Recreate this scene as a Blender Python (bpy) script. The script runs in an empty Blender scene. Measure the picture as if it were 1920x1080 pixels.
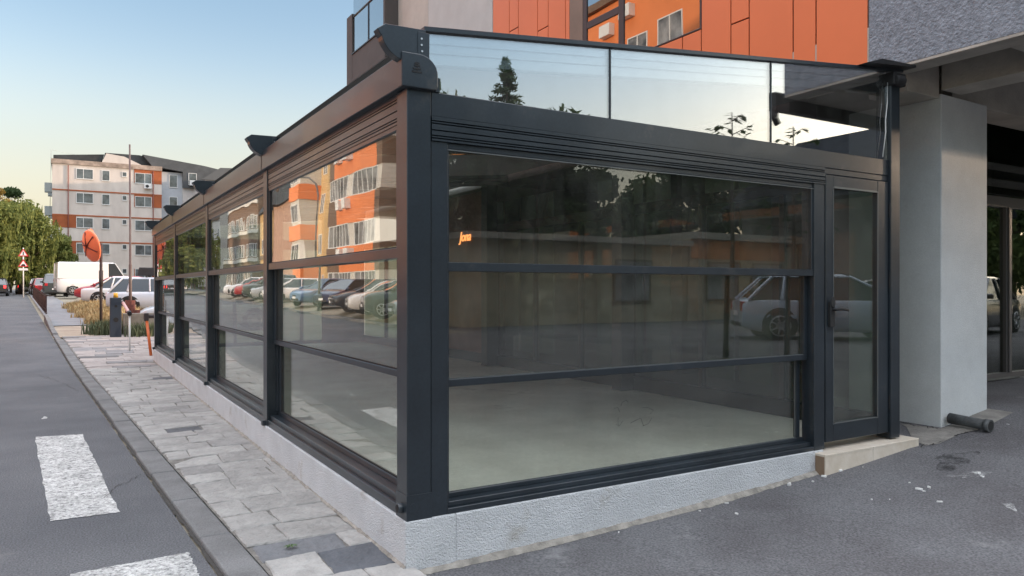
import bpy, bmesh, math, random
from mathutils import Vector, Matrix
R = math.radians
PI = math.pi
S = bpy.context.scene
COL = S.collection
random.seed(7)

# ------------------------------------------------------------------ camera
cam_d = bpy.data.cameras.new('camera')
cam = bpy.data.objects.new('camera', cam_d)
COL.objects.link(cam)
cam.location = (-1.631, -3.849, 1.6)
cam.rotation_euler = (R(90), 0, R(-31))
cam_d.lens = 26.14
cam_d.sensor_width = 36
cam_d.shift_y = 0.0005
cam_d.clip_start = 0.05
cam_d.clip_end = 2500
S.camera = cam

# ------------------------------------------------------------------ world and sun
ZENITH_FILL = (6.2, 6.4, 6.9, 1.0)
SUN_EL, SUN_AZ = 6.0, 108.0          # azimuth clockwise from +Y
w = bpy.data.worlds.new('World')
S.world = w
w.use_nodes = True
nt = w.node_tree
nt.nodes.clear()
sky = nt.nodes.new('ShaderNodeTexSky')
sky.sky_type = 'NISHITA'
sky.sun_disc = False
sky.sun_elevation = R(SUN_EL)
sky.sun_rotation = R(SUN_AZ)
sky.air_density = 1.0
sky.dust_density = 1.2
sky.ozone_density = 1.4
hs = nt.nodes.new('ShaderNodeHueSaturation')
hs.inputs['Saturation'].default_value = 0.62
bg = nt.nodes.new('ShaderNodeBackground')
bg.inputs[1].default_value = 0.15
wo = nt.nodes.new('ShaderNodeOutputWorld')
nt.links.new(sky.outputs[0], hs.inputs['Color'])
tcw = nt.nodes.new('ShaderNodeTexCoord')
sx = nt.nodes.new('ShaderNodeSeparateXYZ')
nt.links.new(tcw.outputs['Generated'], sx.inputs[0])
mrw = nt.nodes.new('ShaderNodeMapRange')          # bright zenith added above the low sky to fill the shade
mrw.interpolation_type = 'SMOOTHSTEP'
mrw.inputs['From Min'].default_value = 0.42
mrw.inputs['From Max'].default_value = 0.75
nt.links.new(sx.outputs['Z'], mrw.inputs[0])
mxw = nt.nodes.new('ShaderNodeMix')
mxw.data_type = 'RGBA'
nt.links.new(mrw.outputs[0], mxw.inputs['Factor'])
mrl = nt.nodes.new('ShaderNodeMapRange')          # warm dusk glow low over the horizon
mrl.interpolation_type = 'SMOOTHSTEP'
mrl.inputs['From Min'].default_value = 0.0
mrl.inputs['From Max'].default_value = 0.29
mrl.inputs['To Min'].default_value = 0.95
mrl.inputs['To Max'].default_value = 0.0
nt.links.new(sx.outputs['Z'], mrl.inputs[0])
mxl = nt.nodes.new('ShaderNodeMix')
mxl.data_type = 'RGBA'
nt.links.new(mrl.outputs[0], mxl.inputs['Factor'])
nt.links.new(hs.outputs[0], mxl.inputs[6])
mxl.inputs[7].default_value = (1.95, 1.66, 1.18, 1)
mrb = nt.nodes.new('ShaderNodeMapRange')          # deeper blue higher up
mrb.interpolation_type = 'SMOOTHSTEP'
mrb.inputs['From Min'].default_value = 0.19
mrb.inputs['From Max'].default_value = 0.36
nt.links.new(sx.outputs['Z'], mrb.inputs[0])
mxb = nt.nodes.new('ShaderNodeMix')
mxb.data_type = 'RGBA'
mxb.blend_type = 'MULTIPLY'
mxb.inputs[7].default_value = (0.72, 0.86, 0.99, 1)
nt.links.new(mrb.outputs[0], mxb.inputs['Factor'])
nt.links.new(mxl.outputs[2], mxb.inputs[6])
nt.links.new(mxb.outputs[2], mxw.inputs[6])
mxw.inputs[7].default_value = ZENITH_FILL
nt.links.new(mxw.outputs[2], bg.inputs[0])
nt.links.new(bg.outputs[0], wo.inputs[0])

sl = bpy.data.lights.new('sun', 'SUN')
sl.energy = 1.4
sl.angle = R(1.5)
sl.color = (1.0, 0.72, 0.5)
so = bpy.data.objects.new('sun', sl)
COL.objects.link(so)
sdir = Vector((math.sin(R(SUN_AZ)) * math.cos(R(SUN_EL)), math.cos(R(SUN_AZ)) * math.cos(R(SUN_EL)), math.sin(R(SUN_EL))))
so.rotation_euler = sdir.to_track_quat('Z', 'Y').to_euler()
S.view_settings.view_transform = 'Standard'
S.view_settings.look = 'None'
S.view_settings.exposure = 1.6
S.view_settings.gamma = 1
S.cycles.max_bounces = 10
S.cycles.transparent_max_bounces = 24
S.cycles.glossy_bounces = 5
S.cycles.caustics_reflective = False
S.cycles.caustics_refractive = False


# ------------------------------------------------------------------ helpers
def tag(o, label=None, cat=None, group=None, kind=None):
    if label: o['label'] = label
    if cat: o['category'] = cat
    if group: o['group'] = group
    if kind: o['kind'] = kind
    return o


def empty(name, loc=(0, 0, 0), rz=0, label=None, cat=None, group=None):
    o = bpy.data.objects.new(name, None)
    COL.objects.link(o)
    o.location = loc
    o.rotation_euler = (0, 0, rz)
    o.empty_display_size = 0.2
    return tag(o, label, cat, group)


class MB:
    def __init__(s):
        s.v = []; s.f = []; s.m = []; s.sm = []

    def quad(s, pts, mi=0, smooth=False):
        n = len(s.v); s.v += [tuple(p) for p in pts]
        s.f.append(tuple(range(n, n + len(pts)))); s.m.append(mi); s.sm.append(smooth)
        return s

    def box(s, x0, x1, y0, y1, z0, z1, mi=0):
        n = len(s.v)
        s.v += [(x0, y0, z0), (x1, y0, z0), (x1, y1, z0), (x0, y1, z0), (x0, y0, z1), (x1, y0, z1), (x1, y1, z1), (x0, y1, z1)]
        for q in ((3, 2, 1, 0), (4, 5, 6, 7), (0, 1, 5, 4), (1, 2, 6, 5), (2, 3, 7, 6), (3, 0, 4, 7)):
            s.f.append(tuple(n + i for i in q)); s.m.append(mi); s.sm.append(False)
        return s

    def hexa(s, bot, top, mi=0):
        n = len(s.v); s.v += [tuple(p) for p in bot] + [tuple(p) for p in top]
        for q in ((3, 2, 1, 0), (4, 5, 6, 7), (0, 1, 5, 4), (1, 2, 6, 5), (2, 3, 7, 6), (3, 0, 4, 7)):
            s.f.append(tuple(n + i for i in q)); s.m.append(mi); s.sm.append(False)
        return s

    def tube(s, path, r, n=10, mi=0, caps=True, smooth=True):
        path = [Vector(p) for p in path]
        rr = r if isinstance(r, (list, tuple)) else [r] * len(path)
        rings = []
        for i, p in enumerate(path):
            d = (path[min(i + 1, len(path) - 1)] - path[max(i - 1, 0)]).normalized()
            a = d.cross(Vector((0, 0, 1)))
            if a.length < 0.05: a = d.cross(Vector((1, 0, 0)))
            a.normalize(); b = d.cross(a).normalized()
            k = len(s.v)
            for j in range(n):
                t = 2 * PI * j / n
                s.v.append(tuple(p + a * math.cos(t) * rr[i] + b * math.sin(t) * rr[i]))
            rings.append(k)
        for i in range(len(rings) - 1):
            for j in range(n):
                s.f.append((rings[i] + j, rings[i + 1] + j, rings[i + 1] + (j + 1) % n, rings[i] + (j + 1) % n))
                s.m.append(mi); s.sm.append(smooth)
        if caps:
            s.f.append(tuple(rings[0] + j for j in range(n))); s.m.append(mi); s.sm.append(False)
            s.f.append(tuple(rings[-1] + j for j in reversed(range(n)))); s.m.append(mi); s.sm.append(False)
        return s

    def prism(s, poly, axis, a, b, mi=0, smooth=False):
        """poly in the two other axes (order xyz), extruded on axis from a to b"""
        def P(u, v, t):
            return {'x': (t, u, v), 'y': (u, t, v), 'z': (u, v, t)}[axis]
        n = len(s.v); k = len(poly)
        s.v += [P(u, v, a) for u, v in poly] + [P(u, v, b) for u, v in poly]
        s.f.append(tuple(n + i for i in range(k))); s.m.append(mi); s.sm.append(False)
        s.f.append(tuple(n + k + i for i in reversed(range(k)))); s.m.append(mi); s.sm.append(False)
        for i in range(k):
            j = (i + 1) % k
            s.f.append((n + i, n + k + i, n + k + j, n + j)); s.m.append(mi); s.sm.append(smooth)
        return s

    def build(s, name, mats, parent=None, bevel=0, seg=1, recalc=True):
        me = bpy.data.meshes.new(name)
        me.from_pydata(s.v, [], s.f)
        if not isinstance(mats, (list, tuple)): mats = [mats]
        for m in mats: me.materials.append(m)
        for p, mi, sm in zip(me.polygons, s.m, s.sm):
            p.material_index = mi; p.use_smooth = sm
        if recalc:
            b = bmesh.new(); b.from_mesh(me)
            bmesh.ops.recalc_face_normals(b, faces=b.faces)
            b.to_mesh(me); b.free()
        me.update()
        o = bpy.data.objects.new(name, me)
        COL.objects.link(o)
        if parent is not None:
            o.parent = parent
            # geometry is written in world space for un-rotated roots
        if bevel:
            md = o.modifiers.new('bevel', 'BEVEL'); md.width = bevel; md.segments = seg; md.limit_method = 'ANGLE'; md.angle_limit = R(40)
        return o


def copy_tree(o, parent=None):
    c = o.copy(); COL.objects.link(c); c.parent = parent
    for ch in list(o.children): copy_tree(ch, c)
    return c


# ------------------------------------------------------------------ materials
MATS = {}


def nd(nt, t, **kw):
    n = nt.nodes.new(t)
    for k, v in kw.items(): setattr(n, k, v)
    return n


def mat(name, col, rough=0.6, metal=0.0, var=0.0, vscale=3.0, col2=None, bump=0.0, bscale=60.0, spec=0.5, stretch=None, fine=0.0, fscale=150, coat=0.0, dirt=None, trans=0.0):
    if name in MATS: return MATS[name]
    m = bpy.data.materials.new(name); m.use_nodes = True
    nt = m.node_tree; L = nt.links
    p = nt.nodes['Principled BSDF']
    p.inputs['Roughness'].default_value = rough
    p.inputs['Metallic'].default_value = metal
    p.inputs['Specular IOR Level'].default_value = spec
    p.inputs['Coat Weight'].default_value = coat
    p.inputs['Coat Roughness'].default_value = 0.05
    c = tuple(col) + (1,)
    p.inputs['Base Color'].default_value = c
    tc = nd(nt, 'ShaderNodeTexCoord'); mp = nd(nt, 'ShaderNodeMapping')
    L.new(tc.outputs['Object'], mp.inputs[0])
    if stretch: mp.inputs['Scale'].default_value = stretch
    out = None
    if var or col2:
        n1 = nd(nt, 'ShaderNodeTexNoise'); n1.inputs['Scale'].default_value = vscale; n1.inputs['Detail'].default_value = 8; n1.inputs['Roughness'].default_value = 0.6
        L.new(mp.outputs[0], n1.inputs[0])
        rp = nd(nt, 'ShaderNodeValToRGB'); rp.color_ramp.elements[0].position = 0.35; rp.color_ramp.elements[1].position = 0.65
        if col2:
            rp.color_ramp.elements[0].color = c; rp.color_ramp.elements[1].color = tuple(col2) + (1,)
        else:
            rp.color_ramp.elements[0].color = tuple(x * (1 - var) for x in col) + (1,)
            rp.color_ramp.elements[1].color = tuple(min(1, x * (1 + var)) for x in col) + (1,)
        L.new(n1.outputs['Fac'], rp.inputs[0]); out = rp.outputs[0]
    if fine:
        n3 = nd(nt, 'ShaderNodeTexNoise'); n3.inputs['Scale'].default_value = fscale; n3.inputs['Detail'].default_value = 3
        L.new(tc.outputs['Object'], n3.inputs[0])
        mr = nd(nt, 'ShaderNodeMapRange'); mr.inputs['From Min'].default_value = 0.3; mr.inputs['From Max'].default_value = 0.7
        mr.inputs['To Min'].default_value = 1 - fine; mr.inputs['To Max'].default_value = 1 + fine
        L.new(n3.outputs['Fac'], mr.inputs[0])
        mx = nd(nt, 'ShaderNodeVectorMath', operation='MULTIPLY')
        if out: L.new(out, mx.inputs[0])
        else: mx.inputs[0].default_value = col
        cb = nd(nt, 'ShaderNodeCombineXYZ')
        for i in range(3): L.new(mr.outputs[0], cb.inputs[i])
        L.new(cb.outputs[0], mx.inputs[1]); out = mx.outputs[0]
    if dirt:
        # dirt = (colour, threshold, scale): patches of another colour
        dc, th, ds = dirt
        n4 = nd(nt, 'ShaderNodeTexNoise'); n4.inputs['Scale'].default_value = ds; n4.inputs['Detail'].default_value = 9; n4.inputs['Roughness'].default_value = 0.7
        L.new(tc.outputs['Object'], n4.inputs[0])
        mr2 = nd(nt, 'ShaderNodeMapRange'); mr2.inputs['From Min'].default_value = th; mr2.inputs['From Max'].default_value = th + 0.12
        L.new(n4.outputs['Fac'], mr2.inputs[0])
        mm = nd(nt, 'ShaderNodeMix', data_type='RGBA')
        L.new(mr2.outputs[0], mm.inputs['Factor'])
        if out: L.new(out, mm.inputs[6])
        else: mm.inputs[6].default_value = c
        mm.inputs[7].default_value = tuple(dc) + (1,)
        out = mm.outputs[2]
    if out: L.new(out, p.inputs['Base Color'])
    if bump:
        n2 = nd(nt, 'ShaderNodeTexNoise'); n2.inputs['Scale'].default_value = bscale; n2.inputs['Detail'].default_value = 6
        L.new(tc.outputs['Object'], n2.inputs[0])
        b = nd(nt, 'ShaderNodeBump'); b.inputs['Strength'].default_value = bump; b.inputs['Distance'].default_value = 0.02
        L.new(n2.outputs['Fac'], b.inputs['Height']); L.new(b.outputs[0], p.inputs['Normal'])
    if trans:
        p.inputs['Subsurface Weight'].default_value = 0
        tr = nd(nt, 'ShaderNodeBsdfTranslucent'); tr.inputs[0].default_value = c
        if out: L.new(out, tr.inputs[0])
        ms = nd(nt, 'ShaderNodeMixShader'); ms.inputs[0].default_value = trans
        L.new(p.outputs[0], ms.inputs[1]); L.new(tr.outputs[0], ms.inputs[2])
        L.new(ms.outputs[0], nt.nodes['Material Output'].inputs[0])
    MATS[name] = m
    return m


def glass(name, tint=(0.8, 0.85, 0.82), r0=0.1, wave=0.0, wscale=0.8, smudge=0.0, power=5.0, rough=0.0):
    if name in MATS: return MATS[name]
    m = bpy.data.materials.new(name); m.use_nodes = True
    nt = m.node_tree; L = nt.links; nt.nodes.remove(nt.nodes['Principled BSDF'])
    out = nt.nodes['Material Output']
    geo = nd(nt, 'ShaderNodeNewGeometry')
    dt = nd(nt, 'ShaderNodeVectorMath', operation='DOT_PRODUCT')
    L.new(geo.outputs['Incoming'], dt.inputs[0]); L.new(geo.outputs['Normal'], dt.inputs[1])
    ab = nd(nt, 'ShaderNodeMath', operation='ABSOLUTE'); L.new(dt.outputs['Value'], ab.inputs[0])
    sb = nd(nt, 'ShaderNodeMath', operation='SUBTRACT', use_clamp=True); sb.inputs[0].default_value = 1; L.new(ab.outputs[0], sb.inputs[1])
    pw = nd(nt, 'ShaderNodeMath', operation='POWER'); L.new(sb.outputs[0], pw.inputs[0]); pw.inputs[1].default_value = power
    ml = nd(nt, 'ShaderNodeMath', operation='MULTIPLY_ADD'); L.new(pw.outputs[0], ml.inputs[0]); ml.inputs[1].default_value = 1 - r0; ml.inputs[2].default_value = r0
    tr = nd(nt, 'ShaderNodeBsdfTransparent'); tr.inputs[0].default_value = tuple(tint) + (1,)
    gl = nd(nt, 'ShaderNodeBsdfGlossy'); gl.inputs['Roughness'].default_value = rough; gl.inputs[0].default_value = (1, 1, 1, 1)
    if wave:
        tc = nd(nt, 'ShaderNodeTexCoord')
        n = nd(nt, 'ShaderNodeTexNoise'); n.inputs['Scale'].default_value = wscale; n.inputs['Detail'].default_value = 1
        L.new(tc.outputs['Object'], n.inputs[0])
        b = nd(nt, 'ShaderNodeBump'); b.inputs['Strength'].default_value = 1.0; b.inputs['Distance'].default_value = wave
        L.new(n.outputs['Fac'], b.inputs['Height']); L.new(b.outputs[0], gl.inputs['Normal'])
    ms = nd(nt, 'ShaderNodeMixShader')
    L.new(ml.outputs[0], ms.inputs[0]); L.new(tr.outputs[0], ms.inputs[1]); L.new(gl.outputs[0], ms.inputs[2])
    res = ms.outputs[0]
    if smudge:
        tc2 = nd(nt, 'ShaderNodeTexCoord'); n5 = nd(nt, 'ShaderNodeTexNoise'); n5.inputs['Scale'].default_value = 2.2; n5.inputs['Detail'].default_value = 10; n5.inputs['Roughness'].default_value = 0.75
        mp = nd(nt, 'ShaderNodeMapping'); mp.inputs['Scale'].default_value = (1, 1, 0.35)
        L.new(tc2.outputs['Object'], mp.inputs[0]); L.new(mp.outputs[0], n5.inputs[0])
        mr = nd(nt, 'ShaderNodeMapRange'); mr.inputs['From Min'].default_value = 0.42; mr.inputs['From Max'].default_value = 0.75; mr.inputs['To Max'].default_value = smudge; mr.inputs['To Min'].default_value = smudge * 0.15
        L.new(n5.outputs['Fac'], mr.inputs[0])
        df = nd(nt, 'ShaderNodeBsdfDiffuse'); df.inputs[0].default_value = (0.5, 0.5, 0.46, 1)
        ms2 = nd(nt, 'ShaderNodeMixShader'); L.new(mr.outputs[0], ms2.inputs[0]); L.new(res, ms2.inputs[1]); L.new(df.outputs[0], ms2.inputs[2])
        res = ms2.outputs[0]
    L.new(res, out.inputs[0])
    MATS[name] = m
    return m


def emit(name, col, st):
    m = bpy.data.materials.new(name); m.use_nodes = True
    p = m.node_tree.nodes['Principled BSDF']; p.inputs['Base Color'].default_value = tuple(col) + (1,)
    p.inputs['Emission Color'].default_value = tuple(col) + (1,); p.inputs['Emission Strength'].default_value = st
    return m


M_FRAME = mat('anthracite_paint', (0.020, 0.027, 0.034), 0.30, var=0.25, vscale=1.6, spec=0.5, bump=0.03, bscale=260, coat=0.15, fine=.12, fscale=60, dirt=((.058, .056, .053), .60, 3.2))
M_RUB = mat('black_rubber', (0.012, 0.012, 0.013), 0.7)
M_GLASS = glass('window_glass', (0.90, 0.93, 0.89), 0.085, wave=0.0026, wscale=1.2, smudge=0.06, power=3.6)
M_GLASSR = glass('front_glass', (0.93, 0.955, 0.93), 0.075, wave=0.0010, wscale=1.0, smudge=0.06, power=4.5)
M_GLASST = glass('clearstory_glass', (0.85, 0.87, 0.87), 0.29, wave=0.0003, wscale=0.7, smudge=0.04, power=4)
M_GLASSD = glass('shop_glass', (0.60, 0.67, 0.61), 0.03, wave=0.0006, smudge=0.10, power=7)
M_GLASSB = glass('building_glass', (0.25, 0.28, 0.3), 0.30, wave=0.003, wscale=0.6, power=3)
M_CARGL = glass('car_glass', (0.12, 0.14, 0.15), 0.10, power=4)
M_PLINTH = mat('white_render', (0.62, 0.635, 0.65), 0.9, dirt=((.48, .465, .44), .60, 2.3), var=0.07, vscale=3, bump=0.9, bscale=120, fine=0.06, fscale=90)
M_FLOOR = mat('screed_floor', (0.62, 0.59, 0.52), 0.6, col2=(0.80, 0.77, 0.69), vscale=1.3, bump=0.1, bscale=40, fine=0.06, fscale=30, dirt=((.36, .34, .31), .60, 1.7))
M_ASPH = mat('asphalt', (0.085, 0.089, 0.098), 0.88, col2=(0.125, 0.128, 0.136), vscale=0.7, bump=0.8, bscale=70, fine=0.45, fscale=85, dirt=((0.16, 0.157, 0.16), 0.60, 1.1))
M_ASPH2 = mat('forecourt_asphalt', (0.098, 0.093, 0.098), 0.9, col2=(0.15, 0.15, 0.157), vscale=0.9, bump=0.9, bscale=60, fine=0.42, fscale=75, dirt=((0.25, 0.25, 0.25), 0.60, 1.6))
M_KERB = mat('kerb_concrete', (0.16, 0.16, 0.16), 0.9, var=0.2, vscale=3, bump=0.5, bscale=60, fine=0.2, fscale=120)
M_DIRT = mat('dirt', (0.27, 0.21, 0.16), 0.95, col2=(0.38, 0.31, 0.24), vscale=1.2, bump=0.8, bscale=12, fine=0.2, fscale=40)


# ------------------------------------------------------------------ terrain
def smooth(t):
    t = max(0.0, min(1.0, t)); return t * t * (3 - 2 * t)


def kerb_x(y):
    if y < 0: return -0.86 - 0.02 * y
    return -0.86 - 0.049 * y


def H(x, y):
    hx = 0.0
    if x > 0:
        hx = 0.0100 * min(x, 4.7) ** 2
        if x > 4.7: hx += 0.19 * smooth((x - 4.7) / 2.4)
        hx *= 1 - smooth((y - 14) / 6)
        hx = min(hx, 0.42)
    hy = 0.0
    if y > 13: hy = 0.017 * (y - 13)
    if y > 70: hy = 0.97 + 0.006 * (y - 70)
    h = hx + hy
    if y > 23 and x > -1: h += 0.26 * smooth((y - 23) / 6) * smooth((x - kerb_x(y) - 1.5) / 1.2)
    if x < -8.6: h += 0.25 * smooth((-8.6 - x) / 1.5)
    return h


def sheet(name, x0f, x1f, ys, nx, dz, m, kind='structure', under=0.0):
    """sheet following the terrain between two x(y) curves"""
    b = MB(); rows = []
    for y in ys:
        a = x0f(y) if callable(x0f) else x0f; c = x1f(y) if callable(x1f) else x1f
        row = []
        for i in range(nx + 1):
            x = a + (c - a) * i / nx
            row.append(len(b.v)); b.v.append((x, y, H(x, y) + dz))
        rows.append(row)
    for j in range(len(rows) - 1):
        for i in range(nx):
            b.f.append((rows[j][i], rows[j][i + 1], rows[j + 1][i + 1], rows[j + 1][i])); b.m.append(0); b.sm.append(True)
    if under:
        # skirt down on the four sides
        loop = rows[0] + [r[-1] for r in rows[1:]] + rows[-1][-2::-1] + [r[0] for r in rows[-2:0:-1]]
        low = []
        for k in loop:
            low.append(len(b.v)); x, y, z = b.v[k]; b.v.append((x, y, z - under))
        n = len(loop)
        for i in range(n):
            b.f.append((loop[i], loop[(i + 1) % n], low[(i + 1) % n], low[i])); b.m.append(0); b.sm.append(False)
    o = b.build(name, m)
    return tag(o, kind=kind)


def frange(a, b, st):
    n = max(1, int(round((b - a) / st))); return [a + (b - a) * i / n for i in range(n + 1)]


yy = frange(-60, -10, 5)[:-1] + frange(-10, 30, 0.5)[:-1] + frange(30, 130, 2)[:-1] + frange(130, 900, 35)
xx = frange(-500, -30, 30)[:-1] + frange(-30, 30, 0.5)[:-1] + frange(30, 500, 30)
b = MB()
for y in yy:
    for x in xx: b.v.append((x, y, H(x, y) - 0.012))
nx = len(xx)
for j in range(len(yy) - 1):
    for i in range(nx - 1):
        k = j * nx + i; b.f.append((k, k + 1, k + nx + 1, k + nx)); b.m.append(0); b.sm.append(True)
tag(b.build('ground', mat('earth', (0.20, 0.18, 0.14), 0.95, col2=(0.28, 0.25, 0.19), vscale=0.5, bump=0.5, bscale=8)), kind='structure')

yr = frange(-30, 30, 1)[:-1] + frange(30, 140, 3)
sheet('road', -8.6, lambda y: kerb_x(y) - 0.02, yr, 6, 0.0, M_ASPH)
sheet('parking_lot', -22.0, -8.75, yr, 6, 0.0, mat('old_asphalt', (0.13, 0.13, 0.13), 0.9, var=0.2, vscale=1, fine=0.2))
sheet('lot_kerb', -8.75, -8.6, yr, 1, 0.10, M_KERB, under=0.2)
# forecourt in front and to the right of the pavilion
sheet('forecourt', 0.02, 30.0, frange(-14, 2.6, 0.25), 110, 0.0, M_ASPH2)
sheet('side_street', -8.6, 40, frange(-30, -14.05, 2), 20, 0.0, M_ASPH)
sheet('front_apron', lambda y: kerb_x(y), 0.0, frange(-14, -1.65, 0.5), 3, 0.0, M_ASPH2)


# kerb stones in one row
def kerb_row():
    b = MB(); y = -1.6
    while y < 30:
        L = 0.98 if y > 0 else 0.9
        y1 = y + L
        a0, a1 = kerb_x(y) + 0.012, kerb_x(y1) + 0.012
        wd = 0.19 if y < 20 else 0.14
        dz = random.uniform(-0.004, 0.004)
        j = random.uniform(-.006, .006)
        bot = [(a0 + j, y + .006, H(0, y) - .2), (a0 + wd, y + .006, H(0, y) - .2), (a1 + wd, y1 - .006, H(0, y1) - .2), (a1 + j, y1 - .006, H(0, y1) - .2)]
        z0 = 0.035 if y < 22 else 0.07
        top = [(p[0], p[1], H(0, p[1]) + z0 + dz) for p in bot]
        b.hexa(bot, top); y = y1
    o = b.build('kerb', M_KERB, bevel=0.014, seg=2)
    tag(o, kind='structure')


kerb_row()
# crumbly gutter seam between the road and the kerb
b = MB()
for y in frange(-1.6, 21.4, 0.12)[:-1]:
    a = kerb_x(y) + random.uniform(-0.022, -0.002); c = kerb_x(y + .12) + random.uniform(-0.022, -0.002)
    b.quad([(a, y, 0.004 + H(0, y)), (kerb_x(y) + .015, y, 0.004 + H(0, y)), (kerb_x(y + .12) + .015, y + .12, 0.004 + H(0, y + .12)), (c, y + .12, 0.004 + H(0, y + .12))])
tag(b.build('gutter_seam', mat('gutter_grime', (0.045, 0.042, 0.038), 0.95, var=0.3, vscale=20)), kind='structure')


# paving slabs (one sheet of real slabs with joints)
def paving():
    mt = bpy.data.materials.new('paving_stone'); mt.use_nodes = True
    nt = mt.node_tree; L = nt.links; p = nt.nodes['Principled BSDF']; p.inputs['Roughness'].default_value = 0.85
    at = nd(nt, 'ShaderNodeAttribute', attribute_name='tint')
    tc = nd(nt, 'ShaderNodeTexCoord')
    n = nd(nt, 'ShaderNodeTexNoise'); n.inputs['Scale'].default_value = 5; n.inputs['Detail'].default_value = 10; n.inputs['Roughness'].default_value = 0.7
    L.new(tc.outputs['Object'], n.inputs[0])
    mr = nd(nt, 'ShaderNodeMapRange'); mr.inputs['From Min'].default_value = .3; mr.inputs['From Max'].default_value = .7; mr.inputs['To Min'].default_value = .72; mr.inputs['To Max'].default_value = 1.18
    L.new(n.outputs['Fac'], mr.inputs[0])
    cb = nd(nt, 'ShaderNodeCombineXYZ')
    for i in range(3): L.new(mr.outputs[0], cb.inputs[i])
    mx = nd(nt, 'ShaderNodeVectorMath', operation='MULTIPLY'); L.new(at.outputs['Color'], mx.inputs[0]); L.new(cb.outputs[0], mx.inputs[1])
    L.new(mx.outputs[0], p.inputs['Base Color'])
    n2 = nd(nt, 'ShaderNodeTexNoise'); n2.inputs['Scale'].default_value = 16; n2.inputs['Detail'].default_value = 9
    L.new(tc.outputs['Object'], n2.inputs[0])
    bp = nd(nt, 'ShaderNodeBump'); bp.inputs['Strength'].default_value = 0.9; bp.inputs['Distance'].default_value = 0.03
    L.new(n2.outputs['Fac'], bp.inputs['Height']); L.new(bp.outputs[0], p.inputs['Normal'])
    rnd = random.Random(11)
    vs, fs, cs = [], [], []
    y = -1.62; row = 0
    while y < 21.6:
        far = y > 12.5
        d = rnd.choice([0.30, 0.34, 0.38]) if not far else rnd.choice([0.42, 0.55])
        y1 = min(y + d, 21.7)
        xl = kerb_x(y) + 0.205
        xr = 0.06 if y < 13.85 else 1.2
        x = xl
        widths = [rnd.uniform(0.30, 0.60) if not far else rnd.uniform(0.5, 0.95)]
        if row % 2: widths[0] *= 0.55
        skew = rnd.uniform(-.012, .012)
        while x < xr - 0.02:
            wd = widths.pop() if widths else (rnd.uniform(0.34, 0.58) if not far else rnd.uniform(0.45, 1.0))
            x1 = min(x + wd, xr)
            if xr - x1 < 0.14: x1 = xr
            g = 0.003
            r = rnd.random()
            if far: c = (0.36, 0.32, 0.30) if r < .68 else ((0.24, 0.23, 0.23) if r < .9 else (0.14, 0.135, 0.135))
            else: c = (0.345, 0.335, 0.318) if r < .80 else ((0.30, 0.292, 0.28) if r < .985 else (0.12, 0.125, 0.135))
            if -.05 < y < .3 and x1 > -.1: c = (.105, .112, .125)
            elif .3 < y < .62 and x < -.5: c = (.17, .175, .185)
            k = rnd.uniform(.88, 1.1); c = tuple(v * k for v in c)
            z = 0.045 + rnd.uniform(-.005, .005); tx = rnd.uniform(-.004, .004); ty = rnd.uniform(-.004, .004)
            n0 = len(vs)
            e = 0.010
            def hz(px, py): return H(0, py)
            q0 = [(x + g, y + g), (x1 - g, y + g), (x1 - g + skew, y1 - g), (x + g + skew, y1 - g)]
            q0 = [(a + rnd.uniform(-.008, .008), bb + rnd.uniform(-.008, .008)) for a, bb in q0]
            q = []
            ne = 7 if y < 6 else 3
            for k_ in range(4):
                a_, b_ = q0[k_], q0[(k_ + 1) % 4]
                for m_ in range(ne):
                    t_ = m_ / ne; jj = .0045 if m_ else 0
                    q.append((a_[0] + (b_[0] - a_[0]) * t_ + rnd.uniform(-jj, jj), a_[1] + (b_[1] - a_[1]) * t_ + rnd.uniform(-jj, jj)))
            cxm = sum(a for a, _ in q) / len(q); cym = sum(bb for _, bb in q) / len(q); nq = len(q)
            def zof(a, bb): return z + tx * (a - cxm) * 6 + ty * (bb - cym) * 6
            for a, bb in q: vs.append((a, bb, hz(a, bb) - .03))
            for a, bb in q: vs.append((a, bb, hz(a, bb) + zof(a, bb) - .009))
            for a, bb in q:
                dx_, dy_ = cxm - a, cym - bb; dd = math.hypot(dx_, dy_); e2 = e * rnd.uniform(.5, 1.6)
                vs.append((a + dx_ / dd * e2, bb + dy_ / dd * e2, hz(a, bb) + zof(a, bb)))
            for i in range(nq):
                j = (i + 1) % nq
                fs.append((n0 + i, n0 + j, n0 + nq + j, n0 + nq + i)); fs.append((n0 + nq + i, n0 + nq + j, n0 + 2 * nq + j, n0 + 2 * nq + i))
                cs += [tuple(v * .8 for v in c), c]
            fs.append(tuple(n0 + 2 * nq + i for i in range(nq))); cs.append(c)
            x = x1
        y = y1; row += 1
    me = bpy.data.meshes.new('pavement'); me.from_pydata(vs, [], fs); me.materials.append(mt)
    ca = me.color_attributes.new('tint', 'FLOAT_COLOR', 'CORNER')
    for pl in me.polygons:
        for li in pl.loop_indices: ca.data[li].color = cs[pl.index] + (1,)
    o = bpy.data.objects.new('pavement', me); COL.objects.link(o); tag(o, kind='structure')


paving()
sheet('pavement_bed', lambda y: kerb_x(y) + 0.2, lambda y: 0.05 if y < 13.8 else 1.2, frange(-1.6, 21.7, .5), 3, 0.036, mat('joint_sand', (0.17, 0.16, 0.145), 0.95, var=0.4, vscale=15))
# dirt, asphalt footpath, dry strip beyond the paving
sheet('dirt_patch', lambda y: kerb_x(y) + 0.16, 3.6, frange(21.6, 29, .5), 8, 0.02, M_DIRT)
sheet('footpath', lambda y: kerb_x(y) + 0.13, lambda y: kerb_x(y) + 1.7, frange(27, 120, 1.5), 3, 0.045, mat('path_asphalt', (0.20, 0.20, 0.21), 0.9, var=0.15, vscale=2, fine=0.15, fscale=60))

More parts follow.
